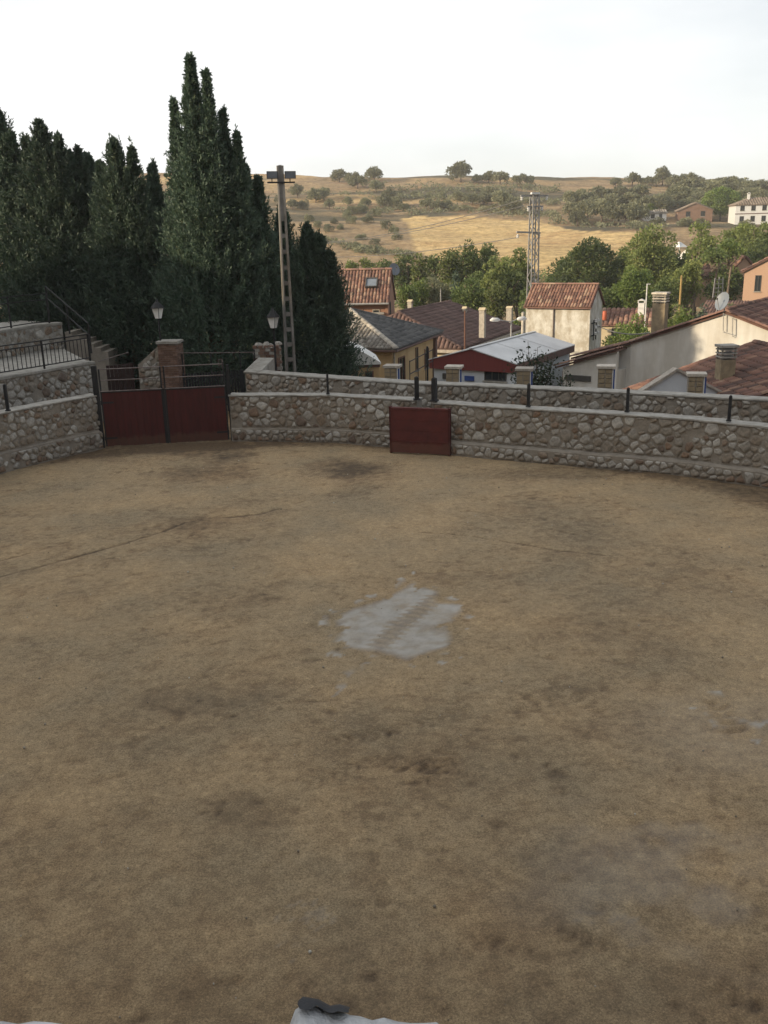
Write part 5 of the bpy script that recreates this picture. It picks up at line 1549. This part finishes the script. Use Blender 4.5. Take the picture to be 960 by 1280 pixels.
for z_, x0, x1 in ((H - .1, -1.3, 1.1), (H - .9, -.7, .7), (H - 2.9, -1.6, .5)):
    mb = MB(); mb.beam((x0, -.1, z_ + (.12 if x0 < -1.5 else 0)), (x1, -.1, z_), .13); arm = mb.build('crossarm', 'steel', root)
    for x in (x0 + .1, x1 - .1):
        mb = MB(); mb.lathe([(.05, 0), (.12, .08), (.06, .14), (.12, .22), (.05, .3)], 8, (x, -.1, z_ - .36)); mb.build('insulator', 'white_enamel', arm)
mb = MB(); mb.box(-.5, .2, -.45, -.2, H - .0, H + .14); mb.build('switch_box', 'white_enamel', root)
PYT = np.array([t_[0], t_[1], zb])
def wire(a, b, sag, label, r=.02, group=None):
    a, b = np.array(a, float), np.array(b, float)
    mb = MB(); mb.tube([a + (b - a) * f - np.array([0, 0, 4 * sag * f * (1 - f)]) for f in np.linspace(0, 1, 25)], r, 4)
    o = mb.build('power_line', 'wire', None, a); o.location = tuple(a); tag(o, label, 'cable', group)
for i, (dx, dz) in enumerate(((-1.2, -.4), (1.0, -.4), (-1.5, -3.2))):
    wire(PYT + [dx * .94, dx * .34, H + dz], at(300 - 20 * i, 300 + 3 * i, 135), 1.6, ['thin power line from the top arm of the pylon, passing across the golden field', 'thin power line from the far end of the top arm of the pylon', 'thin power line from the lower arm of the pylon, lowest of the three'][i], .026, 'power lines from the pylon')
wire(p_ins, at(812, 416, 51.5), .25, 'black cable from the insulators of the cream tower to the white gabled house', .035)

# --- small houses behind
def small_house(name, label, p, rz, w, d, e, rise, wall, tile, cat='house', wins=(), gable_front=False, hip=False, cw=.45, chim=None):
    root = house(name, p, rz, label, cat)
    mb = MB(); mb.box(0, w, 0, d, -1.5, e, .5); mb.build('wall', wall, root)
    o = .25
    if hip:
        r0, r1 = np.array([min(w, d) / 2, d / 2, e + rise]), np.array([w - min(w, d) / 2, d / 2, e + rise])
        q = [np.array(z) for z in ((-o, -o, e), (w + o, -o, e), (w + o, d + o, e), (-o, d + o, e))]
        for f in ([q[0], q[1], r1, r0], [q[1], q[2], r1], [q[2], q[3], r0, r1], [q[3], q[0], r0]): tiled(root, f, tile, .14, cw=cw, rl=.6)
    elif gable_front:
        for y in (0, d - .2): gable_end(root, [(0, e + .002), (w, e + .002), (w / 2, e + rise)], 'y', y, .2, wall)
        k = rise / (w / 2)
        tiled(root, [(-o, d + o, e - o * k + .06), (-o, -o, e - o * k + .06), (w / 2, -o, e + rise + .06), (w / 2, d + o, e + rise + .06)], tile, .14, cw=cw, rl=.6)
        tiled(root, [(w + o, -o, e - o * k + .06), (w + o, d + o, e - o * k + .06), (w / 2, d + o, e + rise + .06), (w / 2, -o, e + rise + .06)], tile, .14, cw=cw, rl=.6)
    else:
        for x in (0, w - .2): gable_end(root, [(0, e + .002), (d, e + .002), (d / 2, e + rise)], 'x', x, .2, wall)
        k = rise / (d / 2)
        tiled(root, [(-o, -o, e - o * k + .06), (w + o, -o, e - o * k + .06), (w + o, d / 2, e + rise + .06), (-o, d / 2, e + rise + .06)], tile, .14, cw=cw, rl=.6)
        tiled(root, [(w + o, d + o, e - o * k + .06), (-o, d + o, e - o * k + .06), (-o, d / 2, e + rise + .06), (w + o, d / 2, e + rise + .06)], tile, .14, cw=cw, rl=.6)
    for (f, u, z, ww, hh_) in wins: window(root, f, u, z, ww, hh_, 0 if f != '+x' else w, 'frame_dark', 1)
    if chim: chimney(root, chim[0], chim[1], e, e + rise + chim[2], .6, .6, chim[3], 'arch', chim[3])
    return root
b = at(752, 402, 92); small_house('cottage', 'small red-roofed cottage with a bright white chimney, down among the green bushes', (b[0], b[1], b[2] - 2.6), -.35, 5.5, 4.5, 2.4, 1.2, 'render_sand', 'tile_red', chim=(3.6, 1.4, .7, 'white_enamel'), wins=(('-y', 1.5, .9, .9, 1.0),))
o_b = at(756, 392, 88); root = empty('water_barrel', (o_b[0], o_b[1], o_b[2] - .6), 0, 'bright orange container beside the small red-roofed cottage', 'container')
mb = MB(); mb.lathe([(.18, 0), (.20, .05), (.22, .4), (.20, .75), (.18, .8)], 12); mb.build('body', 'orange_plastic', root, smooth=True)
mb = MB(); mb.lathe([(.19, .801), (.19, .84), (.05, .86)], 12); mb.build('lid', 'orange_plastic', root)
b = at(928, 372, 98); small_house('orange_house', 'orange brick house with a brown roof and white eaves, in full evening sun', (b[0], b[1], b[2] - .5), -.55, 7, 7, 3.2, 1.9, 'orange_brick', 'tile_dark', gable_front=True, wins=(('-y', 1.4, 1.2, .5, 1.5), ('-y', 5.0, 1.0, .8, 1.8), ('-x', 3.0, 1.2, .8, 1.2)))
b = at(906, 366, 112); small_house('orange_gabled_house', 'narrow orange gabled house behind the one with white eaves', (b[0], b[1], b[2] - .5), .25, 4.6, 6, 2.4, 2.2, 'orange_brick', 'tile_dark', gable_front=True, wins=(('-y', 2.3, 1.2, .8, 1.0),))
b = at(872, 385, 80); small_house('low_brown_house', 'low house with a brown tiled roof edged by pale verges, behind the satellite dish', (b[0], b[1], b[2] - 3.0), -.6, 8, 7, 1.6, 1.7, 'render_sand', 'tile_brown', cw=.24)
b = T(847, 277, 200); small_house('brown_hill_house', 'wide brown farmhouse with a low roof on the wooded hillside', (b[0], b[1], b[2]), -.2, 8.6, 7, 2.7, 1.8, 'brown_wall', 'tile_hill', hip=False, gable_front=True, cw=.6, wins=(('-y', 2.5, 1.2, 1.0, 1.2), ('-y', 6.2, 1.2, 1.0, 1.2)))
b = T(918, 281, 200); wh_ = small_house('white_hill_house', 'white two-storey house with a brown hipped roof high on the hillside', (b[0], b[1], b[2]), -.15, 13.5, 8, 4.6, 1.7, 'white_enamel', 'tile_hill', hip=True, cw=.6,
    wins=tuple(('-y', 1.6 + 2.6 * i, z, .9, 1.2) for i in range(5) for z in (.7, 3.3)), chim=(3.5, 3, .9, 'white_enamel'))
wbox(wh_, -.05, 13.55, -.07, -.003, 2.42, 2.62, 'brown_fascia', 'string_course')
b = T(806, 277, 200); small_house('farm_shed', 'small white farm shed at the edge of the golden field', (b[0], b[1], b[2]), -.1, 5.5, 4, 2.0, .8, 'white_enamel', 'tile_pale', 'shed', cw=.6, wins=(('-y', 2, .8, .9, .9), ('-y', 4, .8, .7, .9)))
# white tents among the pines
for px, py, s, lab in ((858, 318, 2.6, 'larger white tarpaulin shelter showing between the pines'), (850, 303, 1.7, 'smaller white tarpaulin shelter showing above the larger one between the pines')):
    q_ = at(px, py, 150); zb = q_[2] - .9
    o = empty('tarpaulin_shelter', (q_[0], q_[1], zb), .5, lab, 'shelter', 'white shelters between the pines')
    mb = MB(); mb.add([(-s / 2, -s / 2, .2), (s / 2, -s / 2, .2), (s / 2, s / 2, .2), (-s / 2, s / 2, .2), (-.2, 0, s * .62), (.2, 0, s * .55)], [(0, 1, 5, 4), (1, 2, 5), (2, 3, 4, 5), (3, 0, 4), (3, 2, 1, 0)]); mb.build('cover', 'tarp', o)
    mb = MB()
    for x, y in ((-1, -1), (1, -1), (1, 1), (-1, 1)): mb.beam((x * s * .45, y * s * .45, -6), (x * s * .45, y * s * .45, .2), .1)
    mb.build('legs', 'steel', o)
# rooftop aerial, poles
q_ = at(897, 372, 66); root = empty('roof_aerial', (q_[0], q_[1], q_[2] - 1.5), .3, 'ladder-like television aerial above the low brown roof', 'aerial')
mb = MB(); mb.tube([(0, 0, 0), (0, 0, 2.9)], .03, 5); mb.build('mast', 'steel', root)
for x in (-.32, .32):
    mb = MB(); mb.beam((x * 1.25, 0, 1.5), (x, 0, 2.85), .05); mb.build('side_rail', 'steel', root)
for i in range(5):
    mb = MB(); mb.beam((-.4, -.03, 1.6 + .28 * i), (.4, -.03, 1.6 + .28 * i), .04); mb.build('bar', 'steel', root)
for px, pt_, Yd, mt, lab in ((852, 345, 88, 'yellow_wood', 'yellowish wooden pole rising among the trees behind the stone chimney'), (809, 355, 86, 'white_enamel', 'thin white lamp pole among the trees left of the slatted stone chimney')):
    t_ = at(px, pt_, Yd); zb = float(terrain_z(t_[0], t_[1])); o = empty('wooden_pole' if mt == 'yellow_wood' else 'lamp_pole', (t_[0], t_[1], zb), 0, lab, 'pole')
    mb = MB(); mb.tube([(0, 0, 0), (0, 0, t_[2] - zb)], [.12, .09] if mt == 'yellow_wood' else [.07, .05], 6); mb.build('shaft', mt, o)
    mb = MB()
    if mt == 'white_enamel': mb.box(-.02, .3, -.05, .05, t_[2] - zb - .04, t_[2] - zb + .02)
    else: mb.lathe([(.1, 0), (.02, .08)], 6, (0, 0, t_[2] - zb))
    mb.build('head', mt, o)

# ------------------------------------------------------------------ trees of the valley
VG = 'trees in the valley behind the houses'
for (k, px, pt_, Yd, w_, mt, lab) in (
    ('broad', 740, 296, 118, 92, 'broad', 'wide round-headed dark green tree at the foot of the golden field, beside the pylon'),
    ('pine', 816, 272, 112, 70, 'pine', 'tallest bright green pine, between the wide round tree and the hillside houses'),
    ('pine', 877, 272, 120, 48, 'pine', 'pale green pine in front of the brown farmhouse on the hill'),
    ('umbrella', 893, 303, 106, 32, 'broad', 'small dark umbrella pine with a bare trunk beside the orange gabled house'),
    ('umbrella', 913, 296, 110, 34, 'bright', 'light green umbrella pine with a bare trunk, behind the dark umbrella pine'),
    ('broad', 925, 279, 138, 46, 'pine', 'green tree directly below the white hillside house'),
    ('broad', 950, 280, 134, 44, 'pine', 'green tree below the white hillside house, at the edge of the photograph'),
    ('broad', 778, 306, 122, 44, 'broad', 'dark tree filling the gap between the wide round tree and the tallest pine'),
    ('broad', 705, 322, 128, 40, 'broad', 'dark low tree just behind the pylon'),
    ('broad', 795, 332, 96, 46, 'bright', 'bright green leafy tree in front of the tallest pine'),
    ('broad', 842, 312, 116, 44, 'broad', 'dark green tree in the shade between the tallest pine and the pale green pine'),
    ('pine', 862, 318, 104, 36, 'pine', 'thin yellowish pine below the white tarpaulin shelters'),
    ('pine', 525, 318, 112, 22, 'pine', 'very small thin pine, first of the row behind the brown roof'),
    ('pine', 541, 315, 116, 20, 'broad', 'small dark round-topped pine at the end of the field track'),
    ('pine', 561, 308, 110, 30, 'pine', 'slim light green pine behind the aerial mast of the brown roof'),
    ('pine', 586, 299, 114, 36, 'broad', 'tall dark-topped pine in the middle of the row behind the brown roof'),
    ('pine', 609, 302, 116, 28, 'broad', 'narrow dark pine next to the tall dark-topped one'),
    ('pine', 624, 310, 106, 48, 'pine', 'broad yellow-green pine in front of the narrow dark one'),
    ('pine', 649, 310, 110, 40, 'pine', 'green pine touching the pylon'),
    ('poplar', 569, 322, 102, 9, 'cypress', 'pencil-thin dark cypress standing before the slim light green pine'),
    ('broad', 586, 345, 98, 42, 'broad', 'round grey-green tree low behind the chimneys of the brown roof'),
    ('broad', 548, 344, 104, 38, 'olive', 'grey-green bushy tree behind the ridge of the brown roof'),
    ('broad', 620, 352, 96, 34, 'pine', 'yellowish bushy tree behind the lamp-side end of the brown roof'),
    ('bush', 655, 372, 88, 26, 'bright', 'bright green bush between the brown roof and the cream tower'),
    ('broad', 505, 315, 124, 36, 'broad', 'dark rounded tree above the ridge of the terracotta-roofed house'),
    ('broad', 480, 321, 128, 28, 'broad', 'round green tree just above the skylight'),
    ('broad', 459, 322, 130, 24, 'pine', 'small green tree above the terracotta ridge'),
    ('broad', 440, 325, 130, 24, 'pine', 'small green tree above the terracotta ridge, nearest the cypresses'),
    ('broad', 522, 344, 102, 32, 'bright', 'pale green bushy tree beside the brick gable'),
    ('broad', 508, 352, 98, 26, 'bright', 'pale green bush low against the brick gable'),
    ('broad', 640, 335, 104, 34, 'broad', 'dark bushy tree between the yellow-green pine and the pylon foot'),
    ('broad', 690, 345, 98, 34, 'broad', 'dark tree behind the ridge of the cream tower'),
    ('broad', 722, 352, 92, 34, 'broad', 'shaded tree just behind the roof of the cream tower'),
    ('broad', 760, 358, 98, 36, 'broad', 'shaded green tree behind the small red-roofed cottage'),
    ('bush', 775, 402, 72, 46, 'bright', 'lush green bush below the small red-roofed cottage'),
    ('bush', 800, 385, 78, 44, 'bright', 'lush green bush between the cottage and the stone chimney'),
    ('bush', 845, 372, 70, 34, 'pine', 'green bush just beyond the slatted stone chimney'),
    ('bush', 862, 374, 68, 36, 'bright', 'green bush rising over the verge of the white house'),
    ('poplar', 878, 362, 68, 15, 'cypress', 'small dark pointed cypress beside the aerial'),
    ('bush', 920, 364, 66, 34, 'olive', 'grey olive bush behind the ridge of the white house'),
    ('bush', 752, 425, 66, 30, 'pine', 'green bush below the cable, beside the cream tower'),
    ('bush', 768, 415, 60, 40, 'pine', 'green bush against the verge of the white house')):
    ptree(k, px, pt_, Yd, w_, mt, lab, VG)
for (k, px, pt_, Yd, w_, mt) in (('broad', 790, 355, 100, 40, 'broad'), ('broad', 830, 345, 102, 44, 'broad'), ('broad', 668, 352, 102, 34, 'broad'), ('broad', 600, 335, 108, 40, 'broad'), ('broad', 565, 345, 108, 36, 'pine'), ('broad', 905, 330, 112, 44, 'broad'), ('broad', 870, 305, 124, 44, 'broad'), ('broad', 932, 300, 126, 44, 'pine'), ('broad', 958, 296, 130, 40, 'broad'), ('broad', 830, 300, 126, 44, 'broad'), ('broad', 945, 312, 122, 44, 'broad'), ('broad', 535, 338, 114, 34, 'olive')):
    ptree(k, px, pt_, Yd, w_, mt, 'shaded low tree ' + ('behind the brown tiled roof and its chimneys' if px < 640 else 'behind the cream tower roof' if px < 700 else 'behind the slatted stone chimney' if px < 880 else 'behind the orange houses'), 'undergrowth trees of the valley')

# ------------------------------------------------------------------ hillside trees
def hill(px, py, wpx, hpx, mat, label, group, kind='olive'):
    """base of the tree at (px, py) on the terrain"""
    p = T(px, py, 150)
    k = p[1] / F_PX
    tree(kind, p, hpx * k * 1.05, wpx * k, mat, label, group)
SK = 'trees on the skyline'
for px, py, w_, h_, lab in (
    (576, 228, 30, 24, 'largest lone round tree on the bare skyline'), (597, 229, 14, 10, 'small tree beside the lone round skyline tree'), (611, 229, 17, 14, 'first of two touching round trees on the skyline, nearer the lone one'),
    (625, 230, 20, 15, 'second of two touching round trees on the skyline, nearer the pylon'), (650, 231, 19, 13, 'low rounded tree on the skyline just above the pylon'), (662, 232, 12, 12, 'small thin tree on the skyline just above the pylon'),
    (424, 228, 20, 15, 'ragged tree on the skyline, nearest the floodlight post'), (441, 229, 18, 13, 'small ragged tree on the skyline, middle of the three over the dry slope'), (468, 228, 22, 18, 'upright tree on the skyline, last of the three over the dry slope'),
    (447, 236, 24, 16, 'grey-green tree just under the skyline, below the three ragged ones'), (790, 233, 20, 15, 'rounded tree on the skyline at the start of the wooded crest'), (769, 234, 14, 11, 'small tree on the skyline before the wooded crest'),
    (808, 233, 16, 12, 'small bushy tree on the wooded crest'), (828, 232, 18, 22, 'tallest ragged tree on the wooded crest'), (820, 234, 14, 13, 'small tree at the foot of the ragged crest tree')):
    hill(px, py, w_, h_, 'olive', lab, SK)
hg = random.Random(3)
def band(pts, lab, grp, zones, mat='olive', kind='olive'):
    """zones: (test, where) pairs; the first that holds says where in the group the tree stands"""
    for px, py, w_, h_ in pts:
        wh = next(t for f, t in zones if f(px, py))
        hill(px, py, w_, h_, mat, lab + ' ' + wh, grp, kind)
band([(845 + 13 * i + hg.uniform(-4, 4), 234 + hg.uniform(-2, 4) + i * .8, hg.uniform(20, 30), hg.uniform(11, 17)) for i in range(10)], 'grey-green tree of the crest row', 'dense row of trees along the wooded crest', [(lambda x, y: x < 872, 'above the brown farmhouse'), (lambda x, y: x < 905, 'above the gap between the hillside houses'), (lambda x, y: x < 936, 'above the white hillside house'), (lambda x, y: 1, 'where it leaves the photograph')])
band([(px + hg.uniform(-2, 2), py, w_, h_) for px, py, w_, h_ in ((710, 262, 24, 22), (728, 258, 28, 20), (748, 252, 28, 18), (770, 252, 30, 18), (715, 274, 26, 20), (735, 276, 28, 24), (722, 283, 22, 20), (752, 277, 30, 26), (765, 281, 26, 24), (780, 281, 30, 26), (795, 280, 28, 24), (760, 262, 26, 18), (785, 262, 30, 20), (805, 268, 30, 22), (742, 266, 24, 18), (800, 250, 30, 18))],
     'grey-green tree of the thick grove,', 'thick grove above the golden field', [(lambda x, y: y > 272 and x < 748, 'on its lower edge nearest the pylon'), (lambda x, y: y > 272 and x < 775, 'on its lower edge over the golden field'), (lambda x, y: y > 266 and x > 774, 'on its lower edge nearest the farm shed'), (lambda x, y: x < 745, 'on its upper edge nearest the pylon'), (lambda x, y: 1, 'on its upper edge below the crest trees')])
band([(830 + hg.uniform(-10, 125), 244 + hg.uniform(0, 22), hg.uniform(20, 34), hg.uniform(12, 20)) for i in range(34)], 'grey-green tree of the wooded slope,', 'trees on the wooded slope around the hillside houses', [(lambda x, y: x < 845, 'above the white farm shed'), (lambda x, y: x < 890 and y < 255, 'above the brown farmhouse roof'), (lambda x, y: x < 890, 'close behind the brown farmhouse'), (lambda x, y: x < 920 and y < 255, 'above the bright green round tree'), (lambda x, y: x < 920, 'close beside the bright green round tree'), (lambda x, y: y < 255, 'above the white house roof'), (lambda x, y: 1, 'close behind the white hillside house')])
hill(900, 276, 40, 34, 'bright', 'bright green round tree between the two hillside houses', 'trees on the wooded slope around the hillside houses', 'broad')
for px, py, w_, wh in ((822, 281, 22, 'before the white farm shed'), (858, 283, 26, 'before the brown farmhouse wall'), (876, 284, 20, 'at the corner of the brown farmhouse'), (930, 286, 24, 'before the white hillside house')): hill(px, py, w_, 11, 'olive', 'low grey-green bush ' + wh, 'bushes before the hillside houses', 'bush')
hill(812, 274, 16, 16, 'broad', 'dark green tree beside the white farm shed', 'trees on the wooded slope around the hillside houses', 'broad')
band([(395, 254, 20, 17), (404, 250, 18, 15), (435, 258, 14, 12), (457, 260, 14, 12), (481, 262, 20, 18), (494, 262, 17, 15), (505, 264, 14, 10), (533, 262, 16, 14), (545, 263, 16, 12), (557, 262, 14, 12), (412, 262, 15, 12), (372, 248, 18, 16), (350, 256, 14, 12), (366, 262, 16, 12), (575, 252, 20, 12), (590, 256, 24, 14), (605, 258, 26, 16), (626, 262, 30, 22), (640, 268, 26, 18), (612, 246, 22, 12), (470, 240, 20, 14), (486, 252, 18, 14)],
     'small olive-like tree on the dry slope,', 'olive-like trees dotted on the upper terraces', [(lambda x, y: x < 425, 'just beyond the floodlight post'), (lambda x, y: y < 253 and x < 500, 'below the upright skyline tree'), (lambda x, y: x < 470, 'in the pair above the scrubby patch'), (lambda x, y: x < 510, 'in the row above the field track'), (lambda x, y: x < 565, 'along the top edge of the golden field'), (lambda x, y: y < 250, 'under the touching pair on the skyline'), (lambda x, y: 1, 'on the dark terrace next to the pylon top')])
band([(435, 274, 16, 11), (441, 280, 15, 10), (460, 278, 17, 11), (482, 287, 16, 11), (495, 300, 16, 12), (492, 292, 15, 12), (425, 287, 13, 9), (418, 280, 12, 9), (410, 290, 14, 10), (398, 285, 14, 9), (386, 278, 14, 10), (440, 268, 20, 10), (452, 266, 20, 11), (470, 271, 18, 10), (452, 300, 16, 8), (470, 306, 15, 8), (444, 308, 15, 8), (380, 262, 16, 12), (402, 304, 16, 9), (520, 246, 14, 8), (536, 247, 14, 8), (552, 246, 16, 8), (500, 245, 14, 8)],
     'low scrubby bush', 'scrubby bushes on the lower dry slope', [(lambda x, y: y < 250, 'on the dark terrace under the bare skyline'), (lambda x, y: x < 415, 'on the dry slope just beyond the floodlight post'), (lambda x, y: y > 297, 'low on the dry slope above the terracotta roof'), (lambda x, y: x > 475, 'beside the track at the edge of the golden field'), (lambda x, y: y < 275, 'on the dry slope below the row of olive-like trees'), (lambda x, y: 1, 'in the middle of the dry slope')], 'olive', 'bush')

# hedge-like scrub along the terrace edges and dry tufts: uncountable
rs = np.random.RandomState(9)
cl = []
for (x0, y0, x1, y1, n, s) in ((480, 237, 700, 240, 70, 1.3), (500, 247, 700, 254, 90, 1.3), (560, 262, 700, 272, 60, 1.4), (420, 262, 560, 266, 50, 1.1), (520, 232, 700, 234, 50, .9), (340, 240, 470, 244, 30, 1.0), (430, 312, 520, 322, 60, .9), (690, 280, 830, 287, 50, 1.2), (400, 300, 470, 318, 50, .8)):
    for i in range(n):
        f = rs.rand(); p_ = T(x0 + (x1 - x0) * f, y0 + (y1 - y0) * f + rs.normal() * 1.6, 150)
        cl.append((p_[0], p_[1], p_[2] + .3 * s, s * rs.uniform(.5, 1.2)))
me = crown_mesh('scrub', rs, cl, 34, .55, aspect=.6, squash=.7); tag(link_mesh('scrub', me, 'olive'), 'dark scrub along the field terraces', kind='stuff')
cl = []
for i in range(330):
    p_ = T(rs.uniform(420, 960), rs.uniform(345, 440), 62); cl.append((p_[0], p_[1], p_[2] + .4, rs.uniform(.6, 1.6)))
me = crown_mesh('undergrowth', rs, cl, 40, .42, aspect=.6, squash=.7); tag(link_mesh('undergrowth', me, 'broad'), 'green undergrowth on the valley floor', kind='stuff')

# shrubs close behind the wall
def shrub(px, pb_, Yd, stems, label, seed):
    rs = np.random.RandomState(seed)
    b_ = at(px, pb_, Yd); zb = float(terrain_z(b_[0], b_[1]))
    o = empty('shrub', (b_[0], b_[1], zb), 0, label, 'shrub')
    mb = MB(); C, A, U, Ln, R = [], [], [], [], []
    for (px2, pt2, sp) in stems:
        t_ = at(px2, pt2, Yd) - np.array([b_[0], b_[1], zb])
        mb.tube([(0, 0, 0), (t_[0] * .5, .05, t_[2] * .55), tuple(t_)], [.04, .025, .008], 5)
        n = int(70 * sp)
        f = rs.uniform(.45, 1.0, n)
        base = np.stack([t_[0] * f, t_[1] * f, t_[2] * (.1 + .9 * f)], 1)
        C.append(base + rs.normal(size=(n, 3)) * np.array([.16, .16, .10]) * sp); A.append(unit(rs.normal(size=(n, 3)) + [0, 0, .5])); U.append(rs.normal(size=(n, 3)))
        Ln.append(rs.uniform(.09, .2, n)); R.append(np.clip(rs.normal(.5, .25, n), 0, 1))
    C, A, U = (np.concatenate(v) for v in (C, A, U)); Ln, R = np.concatenate(Ln), np.concatenate(R)
    v, q = leaf_quads(C, A, U, Ln, Ln * .55)
    mb.build('stems', 'bark', o); link_mesh('foliage', np_mesh('foliage', v, q, np.repeat(R, 4)), 'shrub', o)
shrub(668, 480, 38.5, [(660, 427, .8), (653, 440, .9), (648, 448, 1.3), (672, 434, .8), (679, 440, .7), (664, 446, 2.2), (672, 452, 2.4), (660, 458, 2.4), (684, 447, .7), (690, 452, .6), (680, 462, 1.8), (648, 464, 1.8), (694, 444, .5), (688, 470, 1.2), (668, 466, 2.6)], 'dark leafy shrub with upright shoots behind the upper wall, before the white shed', 3)
shrub(708, 484, 38.0, [(703, 464, .7), (709, 467, .8), (714, 470, .7), (700, 472, .8)], 'small sparse shrub at the foot of the cream tower', 4)

# ------------------------------------------------------------------ whitewashed parapet in front of the camera
prof = [(-700, 1270), (-200, 1274), (0, 1276), (60, 1277), (110, 1282), (150, 1286), (250, 1291), (350, 1290), (361, 1281), (371, 1258), (378, 1252.5), (398, 1256), (412, 1264), (424, 1262), (450, 1270), (480, 1272), (530, 1278), (620, 1288), (800, 1293), (1300, 1296), (1700, 1298)]
YP = .74
tops = [at(px, py, YP) for px, py in prof]
root = empty('parapet', (0, YP - .15, 5.3), 0, 'rough whitewashed parapet at the very bottom, with a black tarred lump on it', 'parapet')
O = np.array(root.location); rg = random.Random(2)
dense = []
for a, b in zip(tops[:-1], tops[1:]):
    n = max(2, int(np.linalg.norm(b - a) / .012))
    dense += [a + (b - a) * i / n for i in range(n)]
dense.append(tops[-1])
mb = MB(); vs, fs = [], []
for p_ in dense:
    j = lambda: rg.uniform(-.0035, .0035)
    vs += [(p_[0], YP + .02, 4.2), (p_[0], YP + j() + .004, p_[2] - .006 + j()), (p_[0], YP - .012 + j(), p_[2] + .008 + j()), (p_[0], YP - .10 + j(), p_[2] + .010 + j()), (p_[0], YP - .28 + j(), p_[2] + j() - .004), (p_[0], YP - .30, 4.2)]
for i in range(len(dense) - 1):
    for k in range(5): fs.append((i * 6 + k, i * 6 + k + 1, (i + 1) * 6 + k + 1, (i + 1) * 6 + k))
mb.add(vs, fs, .5); mb.build('wall', 'whitewash', root, O, True)
mb = MB(); vs, fs = [], []
sel = [p_ for p_ in dense if tops[9][0] + .001 < p_[0] < tops[13][0] + .012]
for i, p_ in enumerate(sel):
    w_ = (.014 if p_[0] < tops[11][0] else .005) + rg.uniform(-.002, .002)
    if i in (0, len(sel) - 1): w_ = .004
    gapw = 0
    vs += [(p_[0], YP + .009, p_[2] - .002 - gapw), (p_[0], YP - .010, p_[2] + .014), (p_[0], YP - .012 - w_, p_[2] + .016 - gapw)]
for i in range(len(sel) - 1):
    for k in range(2): fs.append((i * 3 + k, i * 3 + k + 1, (i + 1) * 3 + k + 1, (i + 1) * 3 + k))
mb.add(vs, fs, .5); mb.build('tar_patch', 'tar', root, O, True)
mb = MB(); mb.box(-9, 9, -4, YP - .31, 4.0, 5.38); tag(mb.build('stand_floor', 'coping'), 'concrete floor of the stand', kind='structure')
mb = MB(); mb.box(-9, 9, YP - .29, YP + .0, -.5, 4.22); tag(mb.build('stand_front', 'mortar'), 'front wall of the stand', kind='structure')

# ------------------------------------------------------------------ haze
mb = MB(); mb.box(-930, 970, -305, 1405, -10.5, 46)
m = bpy.data.materials.new('haze'); m.use_nodes = True; nt = m.node_tree
nt.nodes.remove(nt.nodes['Principled BSDF'])
pv = nt.nodes.new('ShaderNodeVolumePrincipled'); pv.inputs['Color'].default_value = (.97, .98, 1, 1); pv.inputs['Density'].default_value = .0003; pv.inputs['Anisotropy'].default_value = 0
nt.links.new(pv.outputs[0], nt.nodes['Material Output'].inputs['Volume'])
tag(mb.build('haze', m), 'thin evening haze over the valley', kind='stuff')
